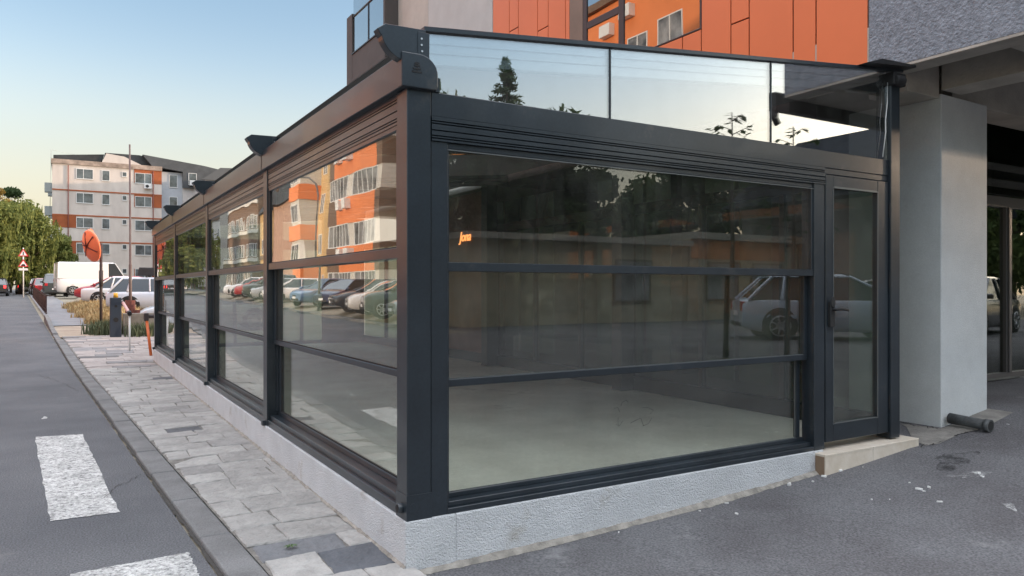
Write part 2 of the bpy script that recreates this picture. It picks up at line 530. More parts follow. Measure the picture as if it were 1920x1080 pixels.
# road marking: worn white dashes
M_PAINT = mat('road_paint', (0.56, 0.56, 0.545), 0.8, var=0.22, vscale=5, bump=0.8, bscale=80, fine=0.25, fscale=90)
nt = M_PAINT.node_tree
n = nd(nt, 'ShaderNodeTexNoise'); n.inputs['Scale'].default_value = 26; n.inputs['Detail'].default_value = 10; n.inputs['Roughness'].default_value = 0.8
tc = nd(nt, 'ShaderNodeTexCoord'); nt.links.new(tc.outputs['Object'], n.inputs[0])
mr = nd(nt, 'ShaderNodeMapRange'); mr.inputs['From Min'].default_value = 0.46; mr.inputs['From Max'].default_value = 0.66; mr.inputs['To Max'].default_value = 0.9
nt.links.new(n.outputs['Fac'], mr.inputs[0])
ms = nd(nt, 'ShaderNodeMixShader'); tr = nd(nt, 'ShaderNodeBsdfTransparent')
nt.links.new(mr.outputs[0], ms.inputs[0]); nt.links.new(nt.nodes['Principled BSDF'].outputs[0], ms.inputs[1]); nt.links.new(tr.outputs[0], ms.inputs[2])
nt.links.new(ms.outputs[0], nt.nodes['Material Output'].inputs[0])


def ragged(poly, z, n=26, j=0.008):
    pts = []
    for i in range(len(poly)):
        a = Vector(poly[i]); c = Vector(poly[(i + 1) % len(poly)])
        for k in range(n):
            p = a.lerp(c, k / n); pts.append((p.x + random.uniform(-j, j), p.y + random.uniform(-j, j), z))
    return pts


b = MB()
b.quad(ragged([(-1.91, 5.64), (-1.72, 2.16), (-1.30, 2.14), (-1.47, 5.56)], 0.005))
b.quad(ragged([(-1.61, 0.98), (-1.55, -1.9), (-0.90, -1.9), (-0.99, 0.60), (-0.995, 1.02)], 0.005))
b.quad(ragged([(-2.6, 5.9), (-2.4, 2.3), (-2.85, 2.3), (-3.05, 5.9)], 0.005))
b.quad(ragged([(-3.6, 5.9), (-3.4, 2.3), (-3.85, 2.3), (-4.05, 5.9)], 0.005))
b.quad(ragged([(-1.88, 6.9), (-1.83, 6.9), (-1.82, 7.05), (-1.86, 7.1)], 0.005, 4))
tag(b.build('road_markings', M_PAINT), kind='structure')

# ------------------------------------------------------------------ glass pavilion
BAY = 3.43
pav = empty('glass_pavilion', (0, 0, 0), label='anthracite framed glass pavilion with sliding sash windows on a low white plinth', cat='pavilion')
XR = 4.62
b = MB()
b.box(-0.012, 0.30, 0.0, 13.80, -0.25, 0.302)
b.box(0.30, 3.60, -0.012, 0.30, -0.25, 0.302)
b.box(-0.012, 0.30, -0.012, 0.0, -0.25, 0.302)
b.build('plinth', M_PLINTH, pav, bevel=0.012, seg=2)
MB().box(0.30, 4.72, 0.30, 13.8, 0.0, 0.30).build('floor_slab', M_FLOOR, pav)
# mortar fillet at foot of plinth, uneven
b = MB()
def fillet(pts_up, pts_dn):
    for q in range(len(pts_up) - 1): b.quad([pts_up[q], pts_up[q + 1], pts_dn[q + 1], pts_dn[q]], smooth=True)
rm = random.Random(4); wv = 0.0; up = []; dn = []
for i in range(181):
    x = 0.02 * i; wv = wv * .85 + rm.gauss(0, .004); e = .022 + abs(wv) + .012 * math.sin(x * 2.1) ** 2
    up.append((x, -.0125, H(x, -.05) + .012 + e * .5)); dn.append((x, -.014 - e, H(x, -.05) + .002))
fillet(up, dn); up = []; dn = []
for i in range(690):
    y = -0.012 + 0.02 * i; wv = wv * .85 + rm.gauss(0, .003); e = .010 + abs(wv)
    up.append((-.0125, y, .05 + e * .8 + H(0, y))); dn.append((-.014 - e, y, .046 + H(0, y)))
fillet(up, dn)
tag(b.build('mortar_edge', mat('mortar', (0.27, 0.25, 0.22), 0.95, var=0.3, vscale=12, bump=0.6, bscale=60)), kind='structure')

# posts
PZ0, PZ1 = 0.302, 2.72
posts = []


def left_post(k):
    y = k * BAY
    b = MB()
    if k == 0: b.box(0.0, 0.147, 0.0, 0.15, PZ0, PZ1)
    elif k == 4: b.box(0.0, 0.14, y - 0.11, y + 0.04, PZ0, PZ1)
    else:
        b.box(0.0, 0.14, y - 0.075, y + 0.075, PZ0, PZ1)
    o = b.build('post', M_FRAME, pav, bevel=0.004)
    # drain spout at foot
    s = MB()
    if k == 0:
        s.prism([(0.022 * math.cos(t * PI / 8) - 0.0, 0.37 + 0.028 * math.sin(t * PI / 8)) for t in range(16)], 'y', -0.006, 0.0)
        s.v = [(x + 0.035, y_ - .0, z) for x, y_, z in s.v]
        s.tube([(-0.035, 0.06, 0.365), (0.01, 0.06, 0.365)], 0.030, 14)
        s.tube([(-0.036, 0.06, 0.365), (-0.0365, 0.06, 0.365)], 0.022, 14, mi=1)
        s.box(-0.004, 0.151, -0.004, 0.154, 0.302, 0.445)
    else:
        s.box(-0.035, 0.02, y - 0.045, y + 0.02, 0.302, 0.35)
    s.build('drain_spout', [M_FRAME, M_RUB], o, bevel=0.003)
    return o


for k in range(5): left_post(k)
# end post of the front (door side) and intermediate mullion
MB().box(4.50, 4.63, -0.02, 0.12, 0.30, 3.47).build('post', M_FRAME, pav, bevel=0.004)
MB().box(3.50, 3.63, 0.0, 0.12, 0.30, 2.47).build('post', M_FRAME, pav, bevel=0.004)
# front-corner jamb beside corner post
MB().box(0.150, 0.254, 0.004, 0.10, 0.302, 2.44).build('jamb', M_FRAME, pav, bevel=0.003)

# gutter beam along the street side, with rounded end cap
b = MB()
prof = [(-0.035, 2.722), (0.15, 2.722), (0.16, 2.80), (0.13, 2.87), (0.06, 2.905), (-0.035, 2.905)]
b.prism(prof, 'y', 0.03, 13.80)
gut = b.build('gutter_beam', M_FRAME, pav, bevel=0.004)
cap = [(-0.045, 2.716), (0.165, 2.716), (0.175, 2.735), (0.175, 2.78)]
for i in range(9):
    t = PI / 2 * i / 8
    cap.append((0.06 + 0.115 * math.cos(t), 2.80 + 0.108 * math.sin(t)))
cap += [(-0.045, 2.908)]
b = MB(); b.prism(cap, 'y', -0.035, 0.03)
ec = b.build('end_cap', M_FRAME, gut, bevel=0.006, seg=2)
b = MB()   # moulded vent emblem on the cap
for i, (z, hw) in enumerate([(2.800, .030), (2.817, .024), (2.834, .018)]): b.box(0.045 - hw, 0.045 + hw, -0.038, -0.035, z, z + .008)
b.box(.041, .049, -.0365, -.035, 2.80, 2.85)
b.prism([(0.045 + .016 * math.cos(t * PI / 8), 2.852 + .007 * math.sin(t * PI / 8)) for t in range(16)], 'y', -0.038, -0.035)
b.build('cap_emblem', M_RUB, ec)
b = MB()
for t in range(1, 4): pass
# rain-cover joints on the beam
for k in range(1, 4): MB().box(-0.0375, -0.034, k * BAY - 0.004, k * BAY + 0.004, 2.725, 2.903).build('beam_joint', M_RUB, gut)


# fascia (grooved roller boxes)
def roller_y(y0, y1):
    z0, z1 = 2.545, 2.722
    b = MB()
    p = [(0.0, z1), (0.0, z1 - .03), (0.010, z1 - .034), (0.0, z1 - .038), (0.0, z1 - .046), (.010, z1 - .05), (0, z1 - .054),
         (0, z1 - .094), (.010, z1 - .098), (0, z1 - .102), (0, z1 - .138), (.010, z1 - .142), (0, z1 - .146), (0, z1 - .154), (.010, z1 - .158), (0, z1 - .162), (0, z0), (0.13, z0), (0.13, z1)]
    p = [(u + 0.008, v) for u, v in p]
    b.prism(p, 'y', y0, y1)
    return b.build('roller_box', M_FRAME, pav)


YB = [(0.155 if k == 0 else k * BAY + .08, (k + 1) * BAY - (.08 if k < 3 else .115)) for k in range(4)]
for y0, y1 in YB: roller_y(y0, y1)
b = MB(); z1 = 2.578; z0 = 2.44
p = [(0.0, z1), (0.0, z1 - .022), (0.010, z1 - .026), (0.0, z1 - .03), (0, z1 - .036), (.010, z1 - .04), (0, z1 - .044),
     (0, z1 - .074), (.010, z1 - .078), (0, z1 - .082), (0, z1 - .105), (.010, z1 - .109), (0, z1 - .113), (0, z1 - .119), (.010, z1 - .123), (0, z1 - .127), (0, z0), (0.13, z0), (0.13, z1)]
b.prism([(u - .006, v) for u, v in p], 'x', 0.15, 3.63)
b.build('roller_box', M_FRAME, pav)
MB().box(0.15, 4.50, 0.006, 0.13, 2.579, 2.718).build('header_beam', M_FRAME, pav, bevel=0.004)
MB().box(3.632, 4.499, 0.010, 0.12, 2.53, 2.578).build('door_header', M_FRAME, pav, bevel=0.003)


# three-light sliding windows
def window_left(y0, y1):
    f = MB()
    t = 0.035
    # top light frame
    f.box(0.012, 0.05, y0, y1, 2.515, 2.545); f.box(0.012, 0.05, y0, y0 + t, 1.835, 2.515); f.box(0.012, 0.05, y1 - t, y1, 1.835, 2.515)
    f.box(0.010, 0.062, y0, y1, 1.775, 1.835)
    # middle light
    f.box(0.062, 0.098, y0, y0 + t, 1.12, 1.79); f.box(0.062, 0.098, y1 - t - .04, y1, 1.12, 1.79); f.box(0.058, 0.10, y0, y1, 1.075, 1.115)
    # lower light
    f.box(0.102, 0.136, y0, y0 + t, 0.44, 1.09); f.box(0.102, 0.136, y1 - t - .06, y1, 0.44, 1.09)
    f.box(0.102, 0.136, y0, y1, 0.40, 0.44)
    # sill rail with lip
    f.box(0.004, 0.14, y0, y1, 0.303, 0.36); f.box(0.03, 0.14, y0, y1, 0.36, 0.40)
    f.box(0.085, 0.14, y1 - .03, y1, 0.44, 2.5)
    o = f.build('window', M_FRAME, pav, bevel=0.0025)
    MB().box(0.026, 0.034, y0 + t, y1 - t, 1.835, 2.515).build('pane', M_GLASS, o)
    MB().box(0.076, 0.084, y0 + t, y1 - t - .04, 1.115, 1.785).build('pane', M_GLASS, o)
    MB().box(0.115, 0.123, y0 + t, y1 - t - .06, 0.44, 1.085).build('pane', M_GLASS, o)
    g = MB()
    for x, a, bb, z0, z1 in ((0.022, y0 + t, y1 - t, 1.835, 2.515), (0.072, y0 + t, y1 - t - .04, 1.115, 1.785), (0.111, y0 + t, y1 - t - .06, .44, 1.085)):
        g.box(x - .002, x + .004, bb - .012, bb, z0, z1); g.box(x - .002, x + .004, a, bb - .012, z0, z0 + .008)
    g.build('gasket', M_RUB, o)


for y0, y1 in YB: window_left(y0, y1)
f = MB(); x0, x1 = 0.254, 3.50
f.box(x0, x1, 0.012, 0.05, 2.405, 2.44); f.box(x1 - .02, x1, 0.012, 0.05, 1.75, 2.405)
f.box(x0, x1, 0.008, 0.062, 1.70, 1.752)
f.box(x1 - .045, x1, 0.062, 0.098, 1.04, 1.70); f.box(x0, x1 - .01, 0.058, 0.10, 1.025, 1.068)
f.box(x1 - .085, x1 - .045, 0.102, 0.136, 0.40, 1.04); f.box(x0, x1, 0.102, 0.136, 0.365, 0.395)
f.box(x0, x1, 0.002, 0.14, 0.303, 0.335); f.box(x0, x1, 0.03, 0.14, 0.335, 0.365)
f.box(x0, x0 + .012, 0.012, 0.10, .365, 2.405)
win = f.build('window', M_FRAME, pav, bevel=0.0025)
MB().box(x0, x1 - .02, 0.026, 0.034, 1.752, 2.405).build('pane', M_GLASSR, win)
MB().box(x0, x1 - .045, 0.076, 0.084, 1.068, 1.70).build('pane', M_GLASSR, win)
MB().box(x0, x1 - .085, 0.115, 0.123, 0.395, 1.03).build('pane', M_GLASSR, win)
g = MB()
g.box(x0 + .01, x1, .070, .075, 1.068, 1.074); g.box(x0 + .01, x1 - .05, .109, .114, .395, .401); g.box(x1 - .098, x1 - .09, .109, .114, .40, 1.025)
g.box(x0, x1, .004, .0095, 2.395, 2.401)
g.build('glazing_bead', mat('bead', (0.13, 0.14, 0.14), 0.4, metal=0.3), win)

def gp(px, py, y):
    a_ = R(31); X = (px - 960) / 1394.; h = -(py - 541) / 1394.
    d = (X * math.cos(a_) + math.sin(a_), -X * math.sin(a_) + math.cos(a_), h); t = (y + 3.849) / d[1]
    return (-1.631 + t * d[0], y, 1.6 + t * d[2])


for st in ([(880, 318), (879, 340), (882, 362), (870, 350)], [(882, 362), (891, 352), (902, 335)], [(862, 275), (878, 268), (888, 292)], [(893, 264), (899, 246), (920, 234), (929, 246)],
           [(998, 271), (1028, 272), (1051, 284), (1036, 302)], [(938, 347), (962, 334), (990, 321), (1003, 358)], [(1000, 360), (1028, 348), (1044, 320)]):
    MB().tube([gp(820 + x / 2.595, 660 + y / 2.595, .1135) for x, y in st], .0013, 4).build('marker_scribble', mat('marker_ink', (.06, .06, .055), .6), win)

# clearstory and raking rafters
def zt(x): return 3.035 + 0.099 * x


def rafter(k):
    y = k * BAY
    ya, yb = (0.035, 0.105) if k == 0 else (y - 0.035, y + 0.035)
    b = MB()
    b.prism([(0.10, zt(.10) - .17), (0.10, zt(.10)), (4.70, zt(4.7)), (4.70, zt(4.7) - .17)], 'y', ya, yb)
    for dz in (.055, .11): b.prism([(0.10, zt(.1) - dz - .004), (0.10, zt(.1) - dz + .004), (4.70, zt(4.7) - dz + .004), (4.70, zt(4.7) - dz - .004)], 'y', ya - .003, ya - .0005, 1)
    o = b.build('rafter', [mat('rafter_paint', (0.36, 0.38, 0.39), 0.12, metal=.9, var=.1, spec=.6), M_RUB], pav)
    # scroll bracket at the eave: ogee profile in x-z
    a, c = (-0.022, 0.045) if k == 0 else (y - 0.05, y + 0.05)
    pr = [(0.105, zt(.1) + .006), (-0.135, 3.045), (-0.182, 3.012), (-0.165, 2.985)]
    for i in range(11):
        t = i / 10
        pr.append((-0.155 + 0.155 * t ** 1.5 + 0.0, 2.975 - 0.118 * math.sin(t * PI / 2)))
    pr += [(0.105, 2.857)]
    s = MB(); s.prism(pr, 'y', a, c, smooth=False)
    br = s.build('scroll_bracket', M_FRAME, o, bevel=0.003)
    q = MB()
    q.box(0.055, 0.125, a - .006, a - .0, 2.885 if k else 2.89, zt(.06) - .008)
    q.build('end_plate', M_FRAME, br, bevel=.002)
    for dx, z in ((0.075, 2.96), (0.075, 2.995), (0.078, 2.925)):
        q = MB(); q.prism([(dx + .006 * math.cos(t * PI / 5), z + .006 * math.sin(t * PI / 5)) for t in range(10)], 'y', a - .0105, a - .0062)
        q.build('screw', mat('zinc', (0.6, 0.6, 0.6), 0.35, metal=0.9), br)


for k in range(5): rafter(k)
# top cap strip over the clearstory
b = MB(); b.prism([(0.10, zt(.10) + .002), (0.10, zt(.1) + .032), (4.70, zt(4.7) + .032), (4.70, zt(4.7) + .002)], 'y', -0.012, 0.12)
b.build('roof_edge_trim', M_FRAME, pav, bevel=.003)
seams = [0.125, 1.44, 3.00, 4.50]
for i in range(3):
    a, c = seams[i] + .006, seams[i + 1] - .006
    b = MB(); b.prism([(a, 2.719), (a, zt(a)), (c, zt(c)), (c, 2.719)], 'y', 0.012, 0.022)
    b.build('clearstory_pane', M_GLASST, pav)
for s_ in seams[1:3]: b = MB(); b.prism([(s_ - .006, 2.719), (s_ - .006, zt(s_) - .001), (s_ + .006, zt(s_) - .001), (s_ + .006, 2.719)], 'y', 0.006, 0.026); b.build('glazing_bar', M_FRAME, pav)
b = MB(); b.box(.175, .20, .0, .03, 2.719, 2.80)
b.build('glazing_bar', M_FRAME, pav)
# roof skin: stretched fabric between the rafters
b = MB(); b.prism([(0.10, zt(.10) + .002), (0.10, zt(.1) + .012), (4.72, zt(4.72) + .012), (4.72, zt(4.72) + .002)], 'y', 0.122, 13.8)
b.build('roof_canopy', mat('canopy_fabric', (0.17, 0.17, 0.165), 0.8, trans=0.8), pav)
# flashing at wall
b = MB(); b.prism([(4.05, zt(4.05) + .034), (4.25, zt(4.25) + .075), (4.74, zt(4.7) + .05), (4.74, zt(4.7) + .03)], 'y', -0.10, 0.35)
b.build('flashing', mat('black_flashing', (0.014, 0.014, 0.015), 0.5), pav)
MB().tube([(4.50, -.05, 3.40), (4.62, -.05, 3.405)], 0.045, 12).box(4.48, 4.66, -.06, .12, 3.36, 3.47).build('corner_bracket', M_RUB, pav, bevel=.01, seg=2)
MB().tube([(4.46, -.012, 3.38), (4.455, -.014, 3.2), (4.43, -.013, 3.05), (4.435, -.012, 2.95), (4.39, -.013, 2.73)], 0.0045, 6).build('cable', mat('white_cable', (.75, .75, .73), .5), pav)

# far end of the pavilion and inner partition along the building
b = MB()
b.box(0.14, 4.65, 13.66, 13.72, 0.30, 0.38); b.box(0.14, 4.65, 13.66, 13.72, 2.5, 2.72)
for x in (1.6, 3.1): b.box(x, x + .07, 13.66, 13.72, .38, 2.5)
b.box(3.6, 4.65, 13.63, 13.655, .30, 3.3, 1)
eo = b.build('end_frame', [M_FRAME, mat('brown_panel', (0.15, 0.085, 0.06), 0.7, var=.2, vscale=3)], pav)
MB().box(0.14, 4.65, 13.685, 13.693, .38, 2.5).build('pane', M_GLASSD, eo)
b = MB(); b.prism([(0.12, 2.725), (0.12, zt(.1) - .18), (4.6, zt(4.6) - .18), (4.6, 2.725)], 'y', 13.69, 13.70)
b.build('end_gable_pane', M_GLASSD, pav)
part = MB()
part.box(4.60, 4.70, 0.13, 13.60, .301, .47)
part.box(4.62, 4.70, 0.13, 13.60, 2.55, 2.68)
for y in (1.23, 2.36, 3.6, 4.7, 5.9, 7.1, 9.3, 10.8, 12.2):
    part.box(4.62, 4.70, y - .03, y + .03, .47, 2.55)
for y in (3.6, 7.1, 10.6): part.box(4.40, 4.60, y - .1, y + .1, .301, 3.35)
MB().box(4.59, 4.615, 7.22, 9.27, .475, 3.3).build('brown_wall_panel', mat('brown_panel', (0.15, 0.085, 0.06)), pav)
po = part.build('partition', mat('partition_paint', (0.018, 0.028, 0.026), 0.4), pav, bevel=.004)
MB().box(4.655, 4.665, 0.13, 13.6, .47, 2.55).build('pane', M_GLASSD, po)

# door
door = MB(); a, c = 3.645, 4.492
door.box(a, a + .095, 0.0, .055, .352, 2.525); door.box(c - .15, c, 0.0, .055, .352, 2.525)
door.box(a + .095, c - .15, 0.002, .055, 2.425, 2.525); door.box(a + .095, c - .15, 0.002, .055, .352, .50)
do = door.build('door', M_FRAME, pav, bevel=.004)
MB().box(a + .095, c - .15, .022, .032, .50, 2.425).build('pane', M_GLASSR, do)
b = MB()
b.box(a + .092, a + .098, -.003, .004, .49, 2.43); b.box(c - .156, c - .149, -.003, .004, .49, 2.43); b.box(a + .105, c - .16, -.003, .004, .494, .503); b.box(a + .105, c - .16, -.003, .004, 2.42, 2.435)
b.build('door_bead', mat('bead', (0.1, 0.1, 0.1)), do)
b = MB()
for z in (.55, 1.60, 2.22): MB().box(c + .001, c + .03, -.012, .0, z, z + .12).build('hinge', M_RUB, do, bevel=.003)
b = MB()
b.box(a + .022, a + .078, -.028, 0, 1.29, 1.49)
b.tube([(a + .055, -.025, 1.43), (a + .055, -.06, 1.43), (a + .10, -.065, 1.435), (a + .20, -.062, 1.425)], .012, 8)
b.prism([(a + .05 + .028 * math.cos(t * PI / 8), 1.49 + .045 * math.sin(t * PI / 8)) for t in range(16)], 'y', -.035, -.025)
b.build('door_handle', M_RUB, do, bevel=.003)

# tiled doorstep
b = MB()
for x0, x1 in ((3.50, 4.12), (4.124, 4.78)): b.box(x0, x1, -0.10, -0.092, -0.05, 0.27, 0)
b.box(3.505, 4.775, -0.092, 0.0, -0.05, 0.27, 1)
b.box(3.495, 4.12, -0.102, 0.30, 0.27, 0.288, 0); b.box(4.123, 4.783, -0.102, 0.30, 0.27, 0.288, 0)
b.box(3.493, 3.505, -0.092, -0.013, -0.05, 0.268, 2)
b.box(3.60, 4.75, 0.0, 0.30, -0.05, 0.269, 1)
o = b.build('doorstep', [mat('beige_tile', (0.58, 0.50, 0.40), 0.55, var=.12, vscale=7, col2=(0.68, 0.61, 0.52), bump=.1, bscale=60), mat('tile_grout', (.3, .28, .25), .9), mat('raw_edge', (0.22, 0.15, 0.10), .9)], bevel=.002)
tag(o, 'low doorstep clad in beige stone tiles below the glass door', 'step')

# ------------------------------------------------------------------ building with orange panels
FX = 4.75
bld = empty('apartment_building', (FX, 0, 0), label='tall building with orange panel cladding and grey roughcast overhang behind the pavilion', cat='building')


def P(mbu, name, m, bevel=0, par=None, seg=1):
    o = mbu.build(name, m, par or bld, bevel=bevel, seg=seg)
    if par is None: o.matrix_parent_inverse = bld.matrix_basis.inverted() if False else Matrix.Translation((-FX, 0, 0))
    return o


M_ORANGE = mat('orange_panel', (0.74, 0.185, 0.07), 0.42, var=.05, vscale=.8, spec=.5)
M_JOINT = mat('panel_joint', (0.02, 0.008, 0.006), 0.8)
M_BEIGEW = mat('beige_render', (0.50, 0.45, 0.40), 0.9, var=.08, vscale=2, bump=.3, bscale=80, fine=.05, fscale=60)
M_STUCCO = mat('grey_roughcast', (0.235, 0.252, 0.285), 0.9, var=.2, vscale=18, bump=1.0, bscale=42, fine=.1, fscale=50)
M_COL = mat('column_paint', (0.60, 0.62, 0.62), 0.85, dirt=((.50, .51, .50), .6, 1.8), var=.05, vscale=3, bump=.5, bscale=130, fine=.05, fscale=80)
M_SOFF = mat('soffit_concrete', (0.42, 0.385, 0.335), 0.9, var=.15, vscale=3, bump=.3, bscale=40)
ZT = 17.0
ZB = 3.40
# core walls (set back behind cladding)
b = MB()
b.box(FX + .02, 20, 0.36, 2.49, 4.02, ZT); b.box(FX + .02, 20, 4.78, 7.42, 4.02, ZT); b.box(FX + .02, 20, 2.49, 4.78, 4.02, 4.64); b.box(FX + .02, 20, 2.49, 4.78, 6.35, ZT)
b.box(FX + .35, 20, 2.49, 4.78, 4.64, 6.35)
P(b, 'wall', mat('core_wall', (0.05, .03, .025), .9))
b = MB(); b.box(FX, 20, 7.43, 10.1, ZB, ZT); b.box(FX, 20, 10.11, 12.9, ZB, ZT, 1)
P(b, 'wall', [mat('pale_render', (0.50, 0.49, 0.475), 0.9, var=.05, bump=.3, bscale=80), M_BEIGEW])
b = MB(); b.box(FX + .02, 5.2, 1.25, 7.42, 3.40, 4.02); P(b, 'wall', mat('core_wall', (0.05, .03, .025)))
b = MB(); b.box(5.2, 20, 1.25, 7.42, 3.40, 4.02); b.box(FX + 4.5, 20, 1.5, 12.9, 0.2, 3.4); b.box(5.2, FX + 4.5, 12.6, 12.9, .2, 3.4); b.box(FX, FX + 4.5, 1.3, 12.6, 0.1, .44)
b.box(FX, FX + 4.5, 1.15, 1.3, 0.1, .44)
P(b, 'inner_wall', mat('dark_interior', (0.17, 0.165, 0.145), .9, var=.3, vscale=1.5))
# hanging blinds in the dark shop behind the partition
b = MB()
for y in frange(1.3, 12.3, .55)[:-1]:
    if random.random() < .6: b.box(5.25, 5.27, y + .03, y + .5, .5, 3.2)
P(b, 'blind', mat('green_blind', (0.20, 0.26, 0.22), .8))


# orange cladding: panels cut by joints
def panels(y0, y1, zs, xf=FX):
    b = MB(); g = 0.008
    for i in range(len(zs) - 1): b.box(xf - .0, xf + .016, y0 + g, y1 - g, zs[i] + g, zs[i + 1] - g)
    P(b, 'facade_panel', M_ORANGE, bevel=.0015)


Z0 = 3.56
panels(6.86, 7.42, [Z0, 7.9, ZT]); panels(6.57, 6.86, [Z0, 5.25, 5.9, 9, ZT]); panels(5.99, 6.57, [Z0, 8.6, ZT]); panels(5.69, 5.99, [Z0, 5.65, 7, 11, ZT]); panels(5.23, 5.69, [Z0, 7.2, ZT])
panels(4.80, 5.23, [Z0 + .0, 4.0]) ; panels(5.12, 5.23, [4.0, 8, ZT])
panels(2.02, 2.47, [Z0, 7.5, ZT]); panels(1.76, 2.02, [Z0, 4.55, 6.5, 9.5, ZT]); panels(1.19, 1.76, [Z0, 8.1, ZT]); panels(0.92, 1.19, [Z0, 4.66, 6.8, ZT]); panels(0.36, 0.92, [Z0, 6.9, ZT])
panels(2.47, 2.78, [Z0, 4.64]); panels(2.78, 3.6, [Z0, 4.64]); panels(3.6, 4.78, [Z0, 4.64])
panels(2.47, 3.6, [6.35, 9, ZT]); panels(3.6, 4.80, [6.35, 9, ZT])
# reveal + window
b = MB(); b.box(FX - .004, FX + .016, 4.795, 5.115, 4.0, ZT, 0)
P(b, 'window_reveal', mat('brown_reveal', (0.22, 0.15, 0.115), .7, var=.1))
b = MB()
b.box(FX - .002, FX + .06, 4.70, 4.79, 4.64, 6.35); b.box(FX - .002, FX + .06, 3.88, 3.99, 4.64, 6.35); b.box(FX - .0, FX + .06, 3.99, 4.70, 5.30, 5.40)
b.box(FX + .0, FX + .06, 2.47, 2.50, 4.64, 6.35); b.box(FX + .0, FX + .06, 2.50, 4.70, 4.64, 4.66); b.box(FX, FX + .06, 2.5, 4.7, 6.28, 6.35)
wf = P(b, 'window_frame', mat('brown_frame', (0.045, 0.03, 0.03), .45), bevel=.003)
MB().box(FX + .012, FX + .02, 2.50, 4.70, 4.66, 6.28).build('pane', M_GLASSB, wf)
MB().box(FX + .30, FX + .34, 2.5, 4.7, 4.64, 6.3).build('curtain', mat('curtain', (.10, .10, .10), .9), wf)
# roughcast overhang + beams
b = MB()
b.box(FX, 5.0, -1.27, 0.35, 3.60, 4.1); b.box(FX, 5.0, -1.27, 0.35, 4.1, ZT)
P(b, 'overhang_wall', M_STUCCO)
b = MB(); b.box(FX + .004, FX + .05, .34, .362, 3.4, ZT)
P(b, 'edge_trim', mat('dark_trim', (0.07, .05, .045), .6))
b = MB(); b.box(5.0, 20, -1.27, -0.8, 3.60, ZT)
P(b, 'front_wall', M_STUCCO)
b = MB()
b.box(FX + .001, 5.0, -1.268, 1.2, 3.571, 3.599)          # edge strip underside
b.box(5.0, 20, -1.268, -0.73, 3.571, 3.599)
b.box(5.0, 20, -0.80, 1.2, 4.02, 4.1)                       # recessed ceiling
b.box(5.53, 5.87, -0.73, 0.12, 3.49, 4.02)                  # downstand along y
b.box(5.0, 5.53, 0.14, 0.52, 3.42, 4.02)                    # cross beam
b.box(5.87, 12, 0.20, 0.55, 3.45, 4.02)
b.box(FX + .002, 5.0, 0.352, 1.2, 3.60, 4.02)
P(b, 'soffit_beam', M_SOFF, bevel=.004)
b = MB(); b.prism([(5.53, 0.12), (6.40, 0.14), (6.40, 1.1), (5.53, 1.1)], 'z', 0.0, 3.46)
P(b, 'pillar', M_COL, bevel=.01, seg=2)
b = MB(); b.box(4.62, 20, -1.36, -1.272, 3.44, 3.62); b.tube([(4.66, -1.315, 3.46), (4.66, -1.315, 3.36), (4.70, -1.31, 3.30)], .035, 8)
P(b, 'eaves_gutter', M_RUB)
# right storefront
b = MB(); yS = 1.2
for x in (7.2, 9.02, 10.9, 12.8): b.box(x - .07, x + .07, yS - .03, yS + .06, .50, 2.66)
b.box(6.4, 14, yS - .03, yS + .06, 2.66, 2.80); b.box(6.4, 14, yS - .03, yS + .06, .42, .50)
b.box(8.985, 9.055, yS - .05, yS - .03, .5, 2.66)
sf = P(b, 'storefront_frame', mat('grey_brown_alu', (0.10, 0.092, 0.088), .4, spec=.6), bevel=.004)
b = MB(); b.box(6.4, 14, yS + .01, yS + .02, .50, 2.66); b.box(6.4, 14, yS + .01, yS + .02, 2.80, 3.86)
b.build('pane', glass('storefront_glass', (.5, .55, .5), .17, wave=.0005), sf)
b = MB(); b.box(6.41, 14, yS - .05, yS + .2, .1, .42); P(b, 'storefront_sill', mat('sill_concrete', (.20, .19, .18), .9, var=.2, vscale=4))
b = MB(); b.box(6.41, 8.50, yS - .06, yS + .2, 2.9, 4.02) if False else b.box(6.42, 14, yS - .04, yS + .2, 3.86, 4.02)
P(b, 'lintel', mat('lintel_paint', (0.17, .18, .17), .9))
b = MB(); b.box(5.53, 20, 3.6, 3.7, .2, 4.0); P(b, 'shop_back_wall', mat('dark_interior', (0.1, .1, .09)))
# glazed balcony far left
XQ = 4.43
b = MB()
b.box(XQ + .005, FX, 11.801, 13.899, 6.455, 6.60); b.box(XQ + .005, XQ + .09, 11.801, 13.899, 6.601, 7.36); b.box(XQ, FX, 13.90, 14.30, 6.45, 8.38); b.box(XQ, FX, 11.70, 11.80, 6.45, ZT)
bal = P(b, 'balcony', mat('balcony_brown', (0.085, 0.075, 0.072), .8, var=.08), bevel=.004)
b = MB(); b.box(XQ - .015, XQ + .10, 11.801, 13.899, 7.361, 7.39); b.tube([(XQ + .04, 11.8, 8.3), (XQ + .04, 13.9, 8.3)], .03, 8); b.box(XQ + .02, XQ + .07, 12.8, 12.84, 7.39, 8.3); b.box(XQ + .02, XQ + .07, 11.81, 13.89, 9.3, 9.4)
b.build('railing', mat('rail_dark', (.02, .022, .03), .4), bal)
MB().box(XQ + .035, XQ + .045, 11.81, 13.89, 7.39, 9.3).build('pane', M_GLASSB, bal)
b = MB(); b.box(FX + .001, 20, 12.901, 14.29, ZB, ZT)
P(b, 'wall', M_BEIGEW)
b = MB(); b.box(FX, 20.2, -1.3, 14.3, ZT, ZT + .3); P(b, 'roof', M_SOFF)

